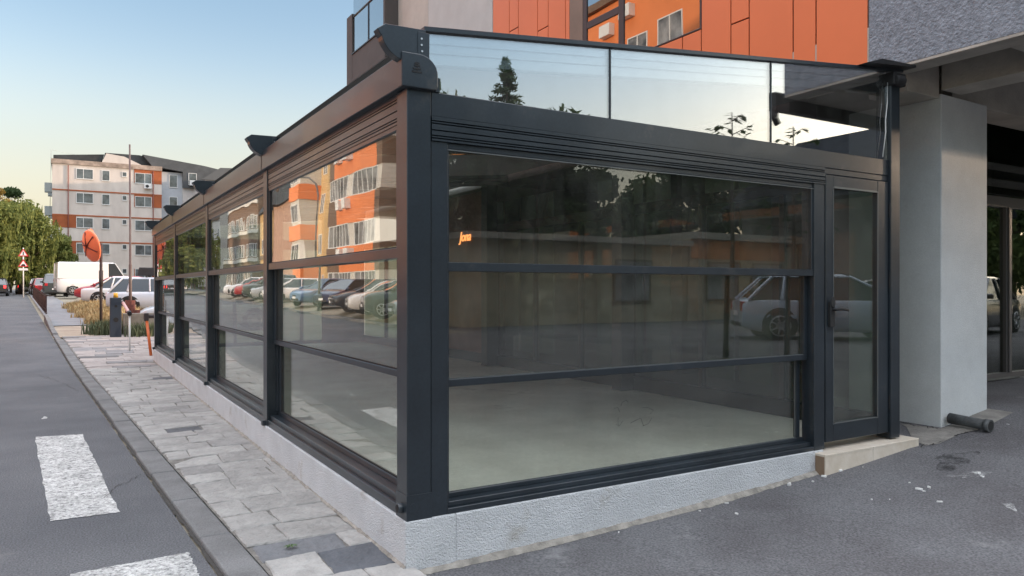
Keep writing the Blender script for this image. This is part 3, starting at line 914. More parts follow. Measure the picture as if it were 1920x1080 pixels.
# neon word in the pavilion
cu = bpy.data.curves.new('neon', 'FONT'); cu.body = 'Jona'; cu.size = 0.25; cu.extrude = 0.008; cu.shear = .3
to = bpy.data.objects.new('neon_tmp', cu); COL.objects.link(to)
dg = bpy.context.evaluated_depsgraph_get(); me = bpy.data.meshes.new_from_object(to.evaluated_get(dg)); bpy.data.objects.remove(to)
neon = bpy.data.objects.new('neon_sign', me); COL.objects.link(neon); me.materials.clear(); me.materials.append(emit('neon', (1.0, .36, .10), .55))
neon.rotation_euler = (PI / 2, 0, -PI / 2); neon.location = (4.575, 8.35, 2.46)
tag(neon, 'small glowing orange script sign on the brown inner wall seen through the glass', 'sign')


# ------------------------------------------------------------------ clutter near
def pipe():
    r0 = Vector((5.62, 0.09, .36)); r1 = Vector((5.61, -0.27, .345))
    b = MB(); b.tube([r0, r0.lerp(r1, .5), r1], [.052, .05, .05], 16); b.tube([r0.lerp(r1, .90), r1 + (r1 - r0).normalized() * .012], .058, 16)
    b.tube([r1 + (r1 - r0).normalized() * .0125, r1 + (r1 - r0).normalized() * .014], .044, 16, mi=1)
    o = b.build('drain_pipe', [mat('old_pipe', (0.075, 0.08, 0.082), .6, var=.4, vscale=9, bump=.3), M_RUB])
    tag(o, 'broken grey drain pipe lying on the asphalt at the pillar foot', 'pipe')


pipe()


def unproj(px, py, z=None):
    f = 1394.; a = R(31)
    X = (px - 960) / f; h = -(py - 541) / f
    d = (X * math.cos(a) + math.sin(a), -X * math.sin(a) + math.cos(a), h)
    x = y = 0
    zz = 0.0
    for _ in range(6):
        t = (zz - 1.6) / h; x = -1.631 + t * d[0]; y = -3.849 + t * d[1]; zz = H(x, y)
    return x, y, zz


b = MB()
ap = [unproj(*p) for p in [(1688, 792), (1700, 800), (1712, 826), (1735, 836), (1762, 832), (1800, 812), (1845, 797), (1900, 772), (1850, 765), (1775, 796), (1764, 800)]]
cx0 = sum(p[0] for p in ap) / len(ap); cy0 = sum(p[1] for p in ap) / len(ap)
for q in range(len(ap)):
    p, p2 = ap[q], ap[(q + 1) % len(ap)]
    b.quad([(cx0, cy0, H(cx0, cy0) + .004), (p[0], p[1], p[2] + .004), (p2[0], p2[1], p2[2] + .004)])
tag(b.build('concrete_apron', mat('apron', (.22, .205, .185), .9, var=.25, vscale=5, bump=.5, bscale=40)), kind='structure')


def crack(name, pts, wd, seed):
    r = random.Random(seed); b = MB(); L = []
    for a, c in zip(pts[:-1], pts[1:]):
        for k in range(14):
            t = k / 14; L.append((a[0] + (c[0] - a[0]) * t, a[1] + (c[1] - a[1]) * t))
    W = [unproj(x + r.gauss(0, 1.6), y + r.gauss(0, 1.2)) for x, y in L]
    for q in range(len(W) - 1):
        a, c = W[q], W[q + 1]; d = Vector((c[0] - a[0], c[1] - a[1], 0)).normalized(); n_ = Vector((-d.y, d.x, 0)) * wd * r.uniform(.3, 1)
        b.quad([(a[0] - n_.x, a[1] - n_.y, a[2] + .006), (a[0] + n_.x, a[1] + n_.y, a[2] + .006), (c[0] + n_.x * .8, c[1] + n_.y * .8, c[2] + .006), (c[0] - n_.x * .8, c[1] - n_.y * .8, c[2] + .006)])
    tag(b.build(name, mat('crack_dark', (.03, .028, .026), .95)), kind='structure')


crack('asphalt_crack', [(1725, 838), (1765, 828), (1800, 812), (1850, 797)], .008, 1)
crack('asphalt_crack', [(1688, 790), (1720, 797), (1764, 801)], .008, 2)
crack('asphalt_crack', [(275, 885), (250, 900), (215, 915), (190, 940)], .003, 3)
crack('asphalt_crack', [(60, 700), (110, 716), (150, 735)], .004, 4)
ms_ = mat('paper', (.75, .74, .72), .8)
scr = [(1724, 919, .05), (1733, 922, .04), (1741, 915, .035), (1763, 942, .05), (1342, 938, .03), (1381, 965, .03), (1668, 937, .025), (1546, 895, .06), (1575, 884, .045), (1583, 881, .04), (1524, 904, .03),
       (1835, 888, .07), (1842, 895, .05), (1705, 906, .03), (1460, 905, .05), (1300, 955, .02), (1618, 877, .02), (1890, 790, .03), (1145, 992, .025), (1635, 938, .02)]
SCL = ['white scrap, left one of the trio in front of the tar stain', 'white scrap, lowest of the trio in front of the tar stain', 'white scrap, right one of the trio in front of the tar stain', 'upright white scrap lying alone near the right, below the trio',
       'white scrap nearest the middle of the plinth', 'white scrap alone on the asphalt in front of the sliding window', 'small white scrap alone between the doorstep and the trio', 'long white scrap at the left corner of the doorstep', 'left white scrap touching the foot of the doorstep', 'right white scrap touching the foot of the doorstep', 'tiny white scrap at the right end of the plinth foot',
       'larger white scrap beside the pale cement smear', 'smaller white scrap beside the pale cement smear', 'tiny white scrap left of the cement smear', 'white scrap at the plinth foot left of the doorstep', 'tiny white crumb near the plinth foot, middle of the forecourt', 'white crumb in front of the doorstep middle', 'white crumb farthest right beyond the drain pipe', 'white crumb nearest the bottom edge beside the plinth', 'white crumb just left of the small lone scrap']
for i, (px, py, s) in enumerate(scr):
    x, y, z = unproj(px, py)
    if y > -.05 and x < 3.6: y = -.08
    s *= .75; b = MB(); n = random.randint(5, 7)
    pts = []
    for k in range(n):
        t = 2 * PI * k / n; rr = s * random.uniform(.35, 1.0) * .6
        pts.append((rr * math.cos(t) * 1.3, rr * math.sin(t) * .6))
    b.prism(pts, 'z', 0.002, 0.004 + .5 * s * random.random())
    o = b.build('paper_scrap', ms_); o.location = (x, y, z); o.rotation_euler = (random.uniform(-.2, .2), random.uniform(-.2, .2), random.uniform(0, 6))
    tag(o, SCL[i], 'litter', 'white scraps strewn on the asphalt')
# green leaf sprig on pavement
b = MB(); x, y, _ = unproj(545, 1042)
for k in range(9):
    t = k * .75; b.quad([(0, 0, .004), (.03 * math.cos(t), .02 * math.sin(t), .012), (.05 * math.cos(t + .3), .03 * math.sin(t + .3), .006), (.03 * math.cos(t + .6), .02 * math.sin(t + .6), .012)])
o = b.build('leaf_sprig', mat('fresh_leaf', (.06, .11, .03), .6)); o.location = (x, y, .052); tag(o, 'small green leaf sprig lying on the paving slabs', 'leaf')
# dark wet/soot stain + cement smears on asphalt (real thin spills)
def stain(name, px, py, rx, ry, m, seed, lab, cat='stain', amp=.5):
    r = random.Random(seed); x0, y0, _ = unproj(px, py); b = MB()
    n = 40; ph = [r.uniform(0, 6) for _ in range(5)]; a0 = r.uniform(0, PI)
    pts = []
    for k in range(n):
        t = 2 * PI * k / n; q = 1 + amp * sum(math.sin((i + 2) * t + ph[i]) / (i + 2) for i in range(5))
        u, v = rx * q * math.cos(t), ry * q * math.sin(t)
        x = x0 + u * math.cos(a0) - v * math.sin(a0); y = y0 + u * math.sin(a0) + v * math.cos(a0)
        pts.append((x, y, H(x, y) + .0045))
    c = (x0, y0, H(x0, y0) + .005)
    for k in range(n): b.quad([c, pts[k], pts[(k + 1) % n]])
    tag(b.build(name, m), lab, cat)


def soft(name, col, scale=5, th=.45):
    m = mat(name, col, .9); nt = m.node_tree
    n = nd(nt, 'ShaderNodeTexNoise'); n.inputs['Scale'].default_value = scale; n.inputs['Detail'].default_value = 10; n.inputs['Roughness'].default_value = .75
    tc = nd(nt, 'ShaderNodeTexCoord'); nt.links.new(tc.outputs['Object'], n.inputs[0])
    mr = nd(nt, 'ShaderNodeMapRange'); mr.inputs['From Min'].default_value = th; mr.inputs['From Max'].default_value = th + .2; nt.links.new(n.outputs['Fac'], mr.inputs[0]); mr.inputs['To Max'].default_value = .8
    ms = nd(nt, 'ShaderNodeMixShader'); tr = nd(nt, 'ShaderNodeBsdfTransparent')
    nt.links.new(mr.outputs[0], ms.inputs[0]); nt.links.new(tr.outputs[0], ms.inputs[1]); nt.links.new(nt.nodes['Principled BSDF'].outputs[0], ms.inputs[2])
    nt.links.new(ms.outputs[0], nt.nodes['Material Output'].inputs[0])
    return m


stain('tar_stain', 1790, 862, .26, .14, soft('tar', (.03, .03, .032), 7), 3, 'dark tar stain on the asphalt in front of the pillar')
stain('cement_smear', 1822, 890, .16, .06, soft('cement', (.55, .55, .54), 9, .42), 5, 'pale cement smear on the asphalt below the tar stain')
stain('cement_smear', 1887, 945, .13, .035, soft('cement', (.5, .5, .5)), 8, 'pale oval cement smear near the right edge of the asphalt', amp=.2)


# ------------------------------------------------------------------ vegetation
def leaf_mat(name, c1, c2):
    m = mat(name, c1, .75, col2=c2, vscale=1.6, trans=.25, spec=.2)
    return m


LEAF_DK = leaf_mat('leaf_dark', (0.04, 0.068, 0.028), (0.075, 0.115, 0.04))
LEAF_MD = leaf_mat('leaf_mid', (0.05, 0.08, 0.025), (0.10, 0.13, 0.04))
LEAF_WL = leaf_mat('leaf_willow', (0.08, 0.11, 0.028), (0.26, 0.28, 0.085))
LEAF_YL = leaf_mat('leaf_yellow', (0.35, 0.22, 0.05), (0.45, 0.30, 0.08))
BARK = mat('bark', (0.09, 0.07, 0.055), .9, var=.3, vscale=12, bump=.8, bscale=30)


def rnd_quad(b, p, s, r, el=1.0):
    d = Vector((r.gauss(0, 1), r.gauss(0, 1), r.gauss(0, .7)))
    if d.length < .01: d = Vector((1, 0, 0))
    d.normalize(); u = d.cross(Vector((r.gauss(0, 1), r.gauss(0, 1), r.gauss(0, 1))))
    if u.length < .01: u = Vector((0, 0, 1))
    u.normalize(); v = d.cross(u); u *= s * el; v *= s * .5
    b.quad([p - u, p + v * .9 - u * .1, p + u, p - v * .9 + u * .1])


def tree(x, y, h, rad, n, leaf, lm, name, label, cat='tree', group=None, seed=0, trunk=.16, clumps=16, base=.28, droop=False, conic=False):
    r = random.Random(seed); z0 = H(x, y)
    root = empty(name, (x, y, z0), label=label, cat=cat, group=group)
    t = MB()
    top = h * (.92 if conic else .6)
    lean = r.uniform(-.2, .2)
    t.tube([(0, 0, -.2), (lean * .3, 0, h * .25), (lean, .1, top)], [trunk, trunk * .75, trunk * .2], 8)
    b = MB(); cs = []
    if conic:
        lv = int(h / .34)
        for i in range(lv):
            zz = h * base + (h * (1 - base)) * i / lv; rr = rad * (1 - i / lv) ** .75 * r.uniform(.7, 1.05) + .1
            for k in range(7 if i < lv - 2 else 4):
                a = r.uniform(0, 2 * PI); L = rr * r.uniform(.6, 1.1)
                e = Vector((L * math.cos(a), L * math.sin(a), zz + L * .12 - .15))
                t.tube([(0, 0, zz), e], [.03, .008], 4, caps=False)
                m_ = int(max(8, n / (lv * 7)))
                for q in range(m_):
                    f = r.uniform(.1, 1.05); p = Vector((0, 0, zz)).lerp(e, f) + Vector((r.gauss(0, .05), r.gauss(0, .05), r.gauss(-.04, .05)))
                    rnd_quad(b, p, leaf, r, 1.6)
    else:
        for i in range(clumps):
            a = r.uniform(0, 2 * PI); f = math.sqrt(r.random())
            zc = h * (base + (1 - base) * r.uniform(.12, .95)); env = math.sin(max(.05, min(.97, (zc / h - base * .8) / (1.02 - base * .8))) * PI) ** .6
            c = Vector((rad * .8 * f * env * math.cos(a), rad * .8 * f * env * math.sin(a), zc)); cr = rad * r.uniform(.22, .40)
            cs.append((c, cr))
            st = Vector((lean * .5, 0, h * r.uniform(.22, .5)))
            t.tube([st, st.lerp(c, .5) + Vector((0, 0, .1 * h * .3)), c], [trunk * .4, trunk * .22, trunk * .07], 5, caps=False)
        for q in range(n):
            c, cr = cs[r.randrange(len(cs))]
            d = Vector((r.gauss(0, 1), r.gauss(0, 1), r.gauss(0, 1))).normalized() * cr * (r.random() ** .45) * r.uniform(.8, 1.2)
            d.z *= .75
            rnd_quad(b, c + d, leaf * r.uniform(.6, 1.3), r)
        if droop:
            for q in range(n // 60):
                c, cr = cs[r.randrange(len(cs))]; a = r.uniform(0, 2 * PI)
                p = c + Vector((cr * math.cos(a), cr * math.sin(a), r.uniform(-.2, .6) * cr)); L = min(p.z - .6, r.uniform(.10, .32) * h)
                m_ = int(L / .10)
                dx, dy = r.uniform(-.1, .1), r.uniform(-.1, .1)
                for k in range(max(m_, 3)):
                    pp = p + Vector((dx * k * .1 + r.gauss(0, .05), dy * k * .1 + r.gauss(0, .05), -k * .10))
                    u = Vector((r.gauss(0, .25), r.gauss(0, .25), -1)).normalized() * leaf * 1.7; v = Vector((r.gauss(0, 1), r.gauss(0, 1), 0)).normalized() * leaf * .38
                    b.quad([pp - u, pp + v, pp + u, pp - v])
    t.build('trunk', BARK, root)
    b.build('crown', lm, root, recalc=False)
    return root


# street trees at left background
G = 'trees at the far end of the street'
tree(-7.6, 74, 8.6, 3.8, 13000, .17, LEAF_WL, 'willow_tree', 'large weeping willow at the far left behind the road signs', group=G, seed=1, trunk=.3, clumps=34, base=.12, droop=True)
tree(-5.3, 82, 8.7, 3.5, 12000, .17, LEAF_WL, 'willow_tree', 'weeping willow hanging in front of the apartment block corner', group=G, seed=2, trunk=.28, clumps=32, base=.1, droop=True)
tree(-2.6, 88, 5.9, 2.4, 6000, .17, LEAF_WL, 'bushy_tree', 'low rounded tree beside the white van rear', group=G, seed=3, trunk=.2, clumps=20, base=.1, droop=True)
tree(-9.4, 97, 9.6, 3.6, 8000, .2, LEAF_DK, 'dark_tree', 'dark tree cut by the left edge of the photo', group=G, seed=4, trunk=.3, clumps=24, base=.1)
tree(-7.0, 96, 12.0, 2.2, 5000, .17, LEAF_DK, 'dark_tree', 'dark pointed tree rising above the willows', group=G, seed=5, trunk=.3, clumps=20, base=.2)
tree(-7.3, 90, 11.0, 2.2, 3000, .15, LEAF_YL, 'yellow_tree', 'tree with yellow top between the willows', group=G, seed=6, trunk=.25, clumps=12, base=.4)
tree(-14, 110, 11.5, 5, 6000, .25, LEAF_DK, 'dark_tree', 'dark tree far behind the road end', group=G, seed=9, trunk=.3, clumps=20, base=.05)
tree(-9.5, 112, 10, 5, 6000, .25, LEAF_DK, 'dark_tree', 'dark tree closing the view over the far cars', group=G, seed=10, trunk=.3, clumps=20, base=.05)

# dark trees opposite the front (mostly seen mirrored in the front glass)
GT = 'trees behind the low kiosk building'
fx = [(4.5, -24, 9.2, 4.0), (9.0, -24.5, 9.6, 4.2), (13.0, -27, 9.6, 4.2), (17.0, -27.5, 8.2, 3.8), (20.5, -29, 7.0, 3.2), (27.0, -26, 7.8, 3.6), (31.5, -25, 8.2, 4.0), (36.5, -22, 8.2, 4.0), (41, -18, 7.6, 4.0), (0, -26, 9.5, 4.5), (24, -33, 7.0, 3.6), (46, -16, 8, 4.2), (35, -12, 7.6, 3.4), (54, -11, 9, 4.5), (47, -5, 8.5, 4.2), (62, -20, 10, 5), (15.5, -22.5, 8.4, 3.4), (6.5, -19.5, 8.6, 3.4), (29, -30, 7.8, 3.8), (18.6, -23, 6.6, 2.6)]  # the three farthest right are added to block the low sun
lab = ['tall dark broadleaf tree nearest the corner post reflection', 'wide dark tree left of the mirrored spruce', 'dark tree just behind the mirrored spruce', 'dark tree right of the mirrored spruce', 'thin dark tree left of the bright sky gap',
       'dark tree right of the bright sky gap', 'second dark tree right of the sky gap', 'dark tree mirrored above the window mullion', 'dark tree mirrored in the top of the door', 'dark tree farthest left behind the kiosk', 'small dark tree under the bright sky gap', 'dark tree at the far right behind the parked cars', 'dark tree mirrored in the door glass above the cars', 'dark tree added far right beyond the lot to block the low sun', 'dark tree added beyond the black saloon to block the low sun', 'big dark tree added farthest right to block the low sun', 'dark tree pressed against the kiosk back', 'dark tree at the left end of the kiosk row', 'dark tree behind the orange kiosk', 'small dark tree behind the middle of the kiosk row']
for i, (x, y, h, rr) in enumerate(fx):
    tree(x, y, h, rr, 9500, .22, LEAF_DK if i % 3 else LEAF_MD, 'broadleaf_tree', lab[i], group=GT, seed=20 + i, trunk=.25, clumps=24, base=.08)
tree(13.64, -21.98, 10.75, 1.9, 5200, .085, LEAF_DK, 'spruce_tree', 'slim dark spruce whose top is mirrored in the clearstory', seed=41, trunk=.12, conic=True, base=.25)


# young tree with big leaves mirrored low in the clearstory
def twig_tree(x, y, h, seed, label):
    r = random.Random(seed); root = empty('young_tree', (x, y, H(x, y)), label=label, cat='tree', group='young trees in front of the clearstory')
    t = MB(); b = MB(); h -= H(x, y)
    t.tube([(0, 0, -.1), (.05, 0, h * .5), (.0, .0, h)], [.05, .035, .008], 6)
    for k in range(22):
        z = h - .04 - .075 * k; a = k * 2.4; L = .24 + .03 * k
        e = Vector((L * math.cos(a), L * math.sin(a), z + .04)); t.tube([(0, 0, z - .1), e], [.008, .004], 4, caps=False)
        for q in range(7):
            p = Vector((0, 0, z - .1)).lerp(e, r.uniform(.2, 1.1)); al = a + r.uniform(-1.5, 1.5); s = r.uniform(.10, .17)
            u = Vector((math.cos(al), math.sin(al), r.uniform(-.7, .1))).normalized() * s; v = Vector((-math.sin(al), math.cos(al), r.uniform(-.3, .3))).normalized() * s * .32
            b.quad([p, p + u * .5 + v, p + u * 1.15, p + u * .5 - v])
    t.build('trunk', BARK, root); b.build('crown', LEAF_DK, root, recalc=False)


twig_tree(7.61, -4.6, 4.45, 1, 'young large leaved tree mirrored under the second clearstory joint')
twig_tree(8.46, -4.09, 4.22, 2, 'young large leaved tree mirrored near the right end of the clearstory')


# ------------------------------------------------------------------ cars
M_TYRE = mat('tyre', (.018, .018, .018), .85)
M_RIM = mat('rim', (.45, .46, .47), .35, metal=.7)
M_CHROME = mat('chrome', (.6, .6, .6), .2, metal=1)
M_HL = mat('headlamp', (.7, .72, .75), .1, coat=1)
M_PLATE = mat('plate', (.75, .75, .75), .5)
M_DARKP = mat('dark_plastic', (.02, .02, .022), .6)


def taillamp(name, s): return emit(name, (.6, .02, .02), s) if s else mat('tail_red', (.45, .015, .02), .25, coat=.8)


def car(x, y, rz, col, label, kind='hatch', L=4.2, W=1.76, Hh=1.5, name='parked_car', group=None, tail=0, z=None, box=False, cat='car'):
    """nose towards +x before rotation"""
    z = H(x, y) if z is None else z
    root = empty(name, (x, y, z), rz, label, cat, group)
    paint = mat('car_paint_%02d%02d%02d' % tuple(int(c * 99) for c in col), col, .28, coat=1.0, spec=.6)
    hl = L / 2; w = W / 2
    van = kind == 'van'
    if van: belt, hood = Hh * .52, Hh * .46
    else: belt, hood = Hh * .62, Hh * .56
    # cabin key points (x): windscreen base, roof front, roof rear, rear base
    K = {'hatch': (.60, .10, -.66, -.94), 'sedan': (.52, .06, -.36, -.70), 'suv': (.56, .16, -.76, -.95), 'wagon': (.54, .10, -.74, -.95), 'van': (.80, .52, -.97, -.985)}[kind]
    kx = [k * hl for k in K]
    st = []
    N = 22
    for i in range(N + 1):
        u = -1 + 2 * i / N; X = u * hl
        taper = 1 - .10 * max(0, (abs(u) - .72) / .28) ** 2
        if X > kx[0]: zt_ = hood + (belt - hood) * 0 + (belt - hood) * max(0, 1 - (X - kx[0]) / (hl - kx[0]) * 1.6) - .16 * max(0, (u - .82) / .18) ** 1.6
        elif X < kx[3]: zt_ = belt - .06 * ((kx[3] - X) / (hl + kx[3] + .01))
        else: zt_ = belt
        zb = .2 + .12 * max(0, (abs(u) - .85) / .15)
        st.append((X, w * taper, zb, zt_))
    b = MB(); rings = []
    for X, ww, zb, zt_ in st:
        sh = [(0, zb), (ww * .88, zb), (ww * .975, zb + .1), (ww, zb + (zt_ - zb) * .45), (ww * .985, zt_ - .16), (ww * .93, zt_ - .03), (ww * .80, zt_), (0, zt_ + .03)]
        ring = [(X, -a, c) for a, c in sh] + [(X, a, c) for a, c in reversed(sh[1:-1])]
        rings.append(len(b.v)); b.v += ring
    nr = 14
    for i in range(len(rings) - 1):
        for j in range(nr):
            b.f.append((rings[i] + j, rings[i + 1] + j, rings[i + 1] + (j + 1) % nr, rings[i] + (j + 1) % nr)); b.m.append(0); b.sm.append(True)
    for k in (0, -1):
        b.f.append(tuple(rings[k] + j for j in range(nr))); b.m.append(0); b.sm.append(False)
    wt = w * (.90 if van else .74); wb = w * .93
    z1 = Hh
    # roof
    rf, rr_ = kx[1], kx[2]
    b.hexa([(rf + .05, -wt - .02, z1 - .07), (rr_ - .05, -wt - .02, z1 - .07), (rr_ - .05, wt + .02, z1 - .07), (rf + .05, wt + .02, z1 - .07)],
           [(rf - .12, -wt + .1, z1), (rr_ + .10, -wt + .1, z1), (rr_ + .10, wt - .1, z1), (rf - .12, wt - .1, z1)])
    zc = z1 - .05
    for s_ in (-1, 1):
        for (a, c, wd) in ((kx[0], rf, .045), (kx[3], rr_, .06)):
            b.tube([(a, s_ * wb, belt - .02), (c, s_ * wt, zc)], wd * .75, 6)
        if not van:
            mx = (kx[1] + kx[2]) / 2 + .1
            b.tube([(mx, s_ * wb, belt - .02), (mx - .03, s_ * wt, zc)], .035, 6)
            mx = kx[2] * .80
            b.tube([(mx - .12, s_ * wb, belt - .02), (mx, s_ * wt, zc)], .05 if kind in ('suv', 'wagon', 'hatch') else .04, 6)
    if van:
        # solid panel sides behind the cab
        xb = .34 * hl
        b.hexa([(xb, -wb - .03, belt - .04), (kx[3], -wb - .03, belt - .04), (kx[3], wb + .03, belt - .04), (xb, wb + .03, belt - .04)],
               [(xb, -wt - .015, z1 - .06), (rr_, -wt - .015, z1 - .06), (rr_, wt + .015, z1 - .06), (xb, wt + .015, z1 - .06)])
    body = b.build('body', paint, root, bevel=.02, seg=2)
    g = MB()
    e = .012
    g.hexa([(kx[0] - e, -wb + e, belt - .03), (kx[3] + e, -wb + e, belt - .03), (kx[3] + e, wb - e, belt - .03), (kx[0] - e, wb - e, belt - .03)],
           [(rf - e, -wt + e, z1 - .04), (rr_ + e, -wt + e, z1 - .04), (rr_ + e, wt - e, z1 - .04), (rf - e, wt - e, z1 - .04)])
    g.build('windows', mat('car_window', (.02, .025, .03), .05, spec=1.0, coat=1), root)
    # wheels
    rw = .33 if not van else .36
    for sx in (-1, 1):
        for s_ in (-1, 1):
            X = sx * hl * .60 + (.03 if sx > 0 else -.02); yo = s_ * (w + .004)
            t = MB(); t.tube([(X, yo, rw), (X, yo - s_ * .2, rw)], rw, 22)
            t.tube([(X, yo - s_ * .14, rw + .02), (X, yo + s_ * .003 - s_ * .01, rw + .02)], rw + .065, 22, mi=1)
            wo_ = t.build('wheel', [M_TYRE, M_DARKP], root)
            q = MB(); q.tube([(X, yo + s_ * .012, rw), (X, yo + s_ * .003, rw)], rw * .30, 14)
            q.tube([(X, yo + s_ * .006, rw), (X, yo + s_ * .001, rw)], rw * .22, 12)
            for k in range(7):
                a = 2 * PI * k / 7; c_, s2 = math.cos(a), math.sin(a)
                p0 = Vector((X + .05 * c_, yo + s_ * .012, rw + .05 * s2)); p1 = Vector((X + rw * .68 * c_, yo + s_ * .010, rw + rw * .68 * s2))
                q.tube([p0, p1], .018, 4)
            ring = [(X + rw * .68 * math.cos(2 * PI * k / 20), yo + s_ * .008, rw + rw * .68 * math.sin(2 * PI * k / 20)) for k in range(21)]
            q.tube(ring, .016, 5, caps=False)
            q.build('rim', M_RIM, wo_)
    for s_ in (-1, 1):
        q = MB(); q.hexa([(hl - .30, s_ * w * .62, hood - .22), (hl - .05, s_ * w * .50, hood - .24), (hl - .14, s_ * w * .90, hood - .22), (hl - .42, s_ * w * .955, hood - .20)],
                         [(hl - .30, s_ * w * .62, hood - .10), (hl - .12, s_ * w * .50, hood - .13), (hl - .20, s_ * w * .88, hood - .09), (hl - .44, s_ * w * .95, hood - .06)])
        q.build('headlight', M_HL, root, bevel=.01)
        q = MB(); zt2 = (Hh * .86 if kind in ('wagon', 'suv') else belt + .02) if not van else belt * .9
        q.box(-hl - .012, -hl + .09, s_ * w * .72 - .09, s_ * w * .72 + .12 * (1 if s_ > 0 else .6), belt - .28, belt - .06)
        q.build('taillight', taillamp('tail_lit', tail) if tail else taillamp('', 0), root, bevel=.01)
        q = MB(); q.box(kx[0] - .28, kx[0] - .14, s_ * (w + .02) - .08, s_ * (w + .02) + .08, belt, belt + .13); q.build('wing_mirror', paint, root, bevel=.03, seg=2)
    q = MB(); q.box(hl - .02, hl + .012, -w * .62, w * .62, .30, .42); q.box(hl - .03, hl + .008, -w * .35, w * .35, .50, .60); q.box(-hl - .012, -hl + .02, -w * .7, w * .7, .30, .40)
    q.build('grille', M_DARKP, root, bevel=.01)
    q = MB(); q.box(hl + .012, hl + .02, -.26, .26, .40, .51); q.box(-hl - .022, -hl - .005, -.26, .26, .55, .66); q.build('number_plate', M_PLATE, root)
    if box:
        q = MB(); q.hexa([(.9, -.4, z1 + .08), (-1.15, -.4, z1 + .08), (-1.15, .4, z1 + .08), (.9, .4, z1 + .08)], [(.8, -.33, z1 + .40), (-1.1, -.36, z1 + .42), (-1.1, .36, z1 + .42), (.8, .33, z1 + .40)])
        for X in (.5, -.8): q.box(X, X + .05, -.6, .6, z1 + .0, z1 + .07)
        q.build('roof_box', M_DARKP, root, bevel=.06, seg=3)
    return root


PG = 'cars parked in the lot left of the pavilion'
AX = R(90)
car(0.25, 62.3, R(8), (.78, .77, .76), 'tall white panel van with rear toward the road', kind='van', L=5.1, W=2.0, Hh=2.5, name='panel_van', cat='van')
car(1.0, 47.2, R(172), (.36, .015, .03), 'red hatchback partly hidden by the silver cars', group=PG)
car(1.25, 39.6, R(-12), (.66, .67, .68), 'silver white sedan with red tail lamp facing the road', kind='sedan', group=PG)
car(2.15, 30.7, R(-14), (.60, .64, .72), 'white estate car carrying a long dark roof box', kind='wagon', L=4.5, Hh=1.5, group=PG, box=True)
car(3.6, 34.6, R(-12), (.55, .57, .6), 'grey car between the estate car and the silver sedan', kind='hatch', group=PG)
car(2.7, 23.7, R(176), (.45, .46, .48), 'silver car nose just left of the pavilion end', kind='sedan', group=PG, L=4.4, Hh=1.42)
car(-2.4, 69, R(93), (.04, .05, .05), 'dark boxy van standing left of the white van', kind='suv', L=4.2, W=1.8, Hh=1.85, group=PG)
car(-3.3, 74, R(95), (.25, .02, .03), 'dark red car left of the dark van', group=PG)
car(-3.7, 80, R(92), (.35, .37, .38), 'grey car behind the roadside fence', group=PG, kind='wagon')
car(-3.6, 88, R(92), (.5, .03, .04), 'small red car far behind the fence', group=PG)
FG = 'cars driving away at the road end'
car(-6.6, 72, R(92), (.02, .02, .025), 'black car with glowing brake lamps at the road end', group=FG, tail=2.5, name='driving_car')
car(-4.9, 84, R(91), (.05, .05, .055), 'dark car ahead of the black braking car', group=FG, tail=.8, name='driving_car')

# cars across the street, seen mirrored in the side glass
OG = 'cars parked across the street'
oc = [(-10.4, 24.2, 15, (.03, .035, .04), 'suv', 'black off-roader parked nose out across the street, nearest'), (-10.7, 26.9, 12, (.7, .7, .7), 'hatch', 'white hatchback parked between two black cars across the street'), (-10.9, 29.6, 12, (.02, .02, .025), 'sedan', 'black saloon parked beside the white hatchback'),
      (-11.2, 34.6, -30, (.02, .03, .08), 'hatch', 'dark blue hatchback parked near the street lamp'), (-11.0, 38.0, -20, (.10, .18, .30), 'sedan', 'mid blue saloon parked beyond the street lamp'),
      (-10.8, 44, 8, (.75, .75, .76), 'hatch', 'white small car parked far along the lot'), (-10.8, 47, 8, (.3, .31, .33), 'wagon', 'grey estate parked far along the lot'), (-10.8, 50, 8, (.03, .03, .03), 'suv', 'black off-roader parked far along the lot'), (-10.9, 53.5, 8, (.35, .03, .03), 'hatch', 'dark red hatchback parked far along the lot'), (-10.9, 57, 8, (.6, .6, .62), 'sedan', 'silver saloon parked last in the lot'),
      (-10.3, 20.9, 12, (.3, .32, .35), 'sedan', 'grey saloon parked left of the black off-roader')]
for x, y, a, c, k, l in oc: car(x, y, R(a), c, l, kind=k, group=OG, Hh=1.72 if k == 'suv' else 1.5)
# cars in front, mirrored in the front glass
RG = 'cars parked in front of the kiosk'
car(13.9, -7.3, R(38), (.52, .60, .72), 'pale blue hatchback whose side is mirrored in the door', group=RG, L=4.2, Hh=1.52)
car(21.5, -10.2, R(24), (.75, .75, .74), 'white car behind the pale blue hatchback', kind='sedan', group=RG)
car(19.0, -4.6, R(170), (.03, .03, .035), 'black saloon with its nose toward the shopfront', kind='sedan', group=RG)
car(22.5, -6.5, R(172), (.7, .7, .72), 'white off-roader beside the black saloon', kind='suv', group=RG)

# ------------------------------------------------------------------ street things at left
def post_thing(): pass


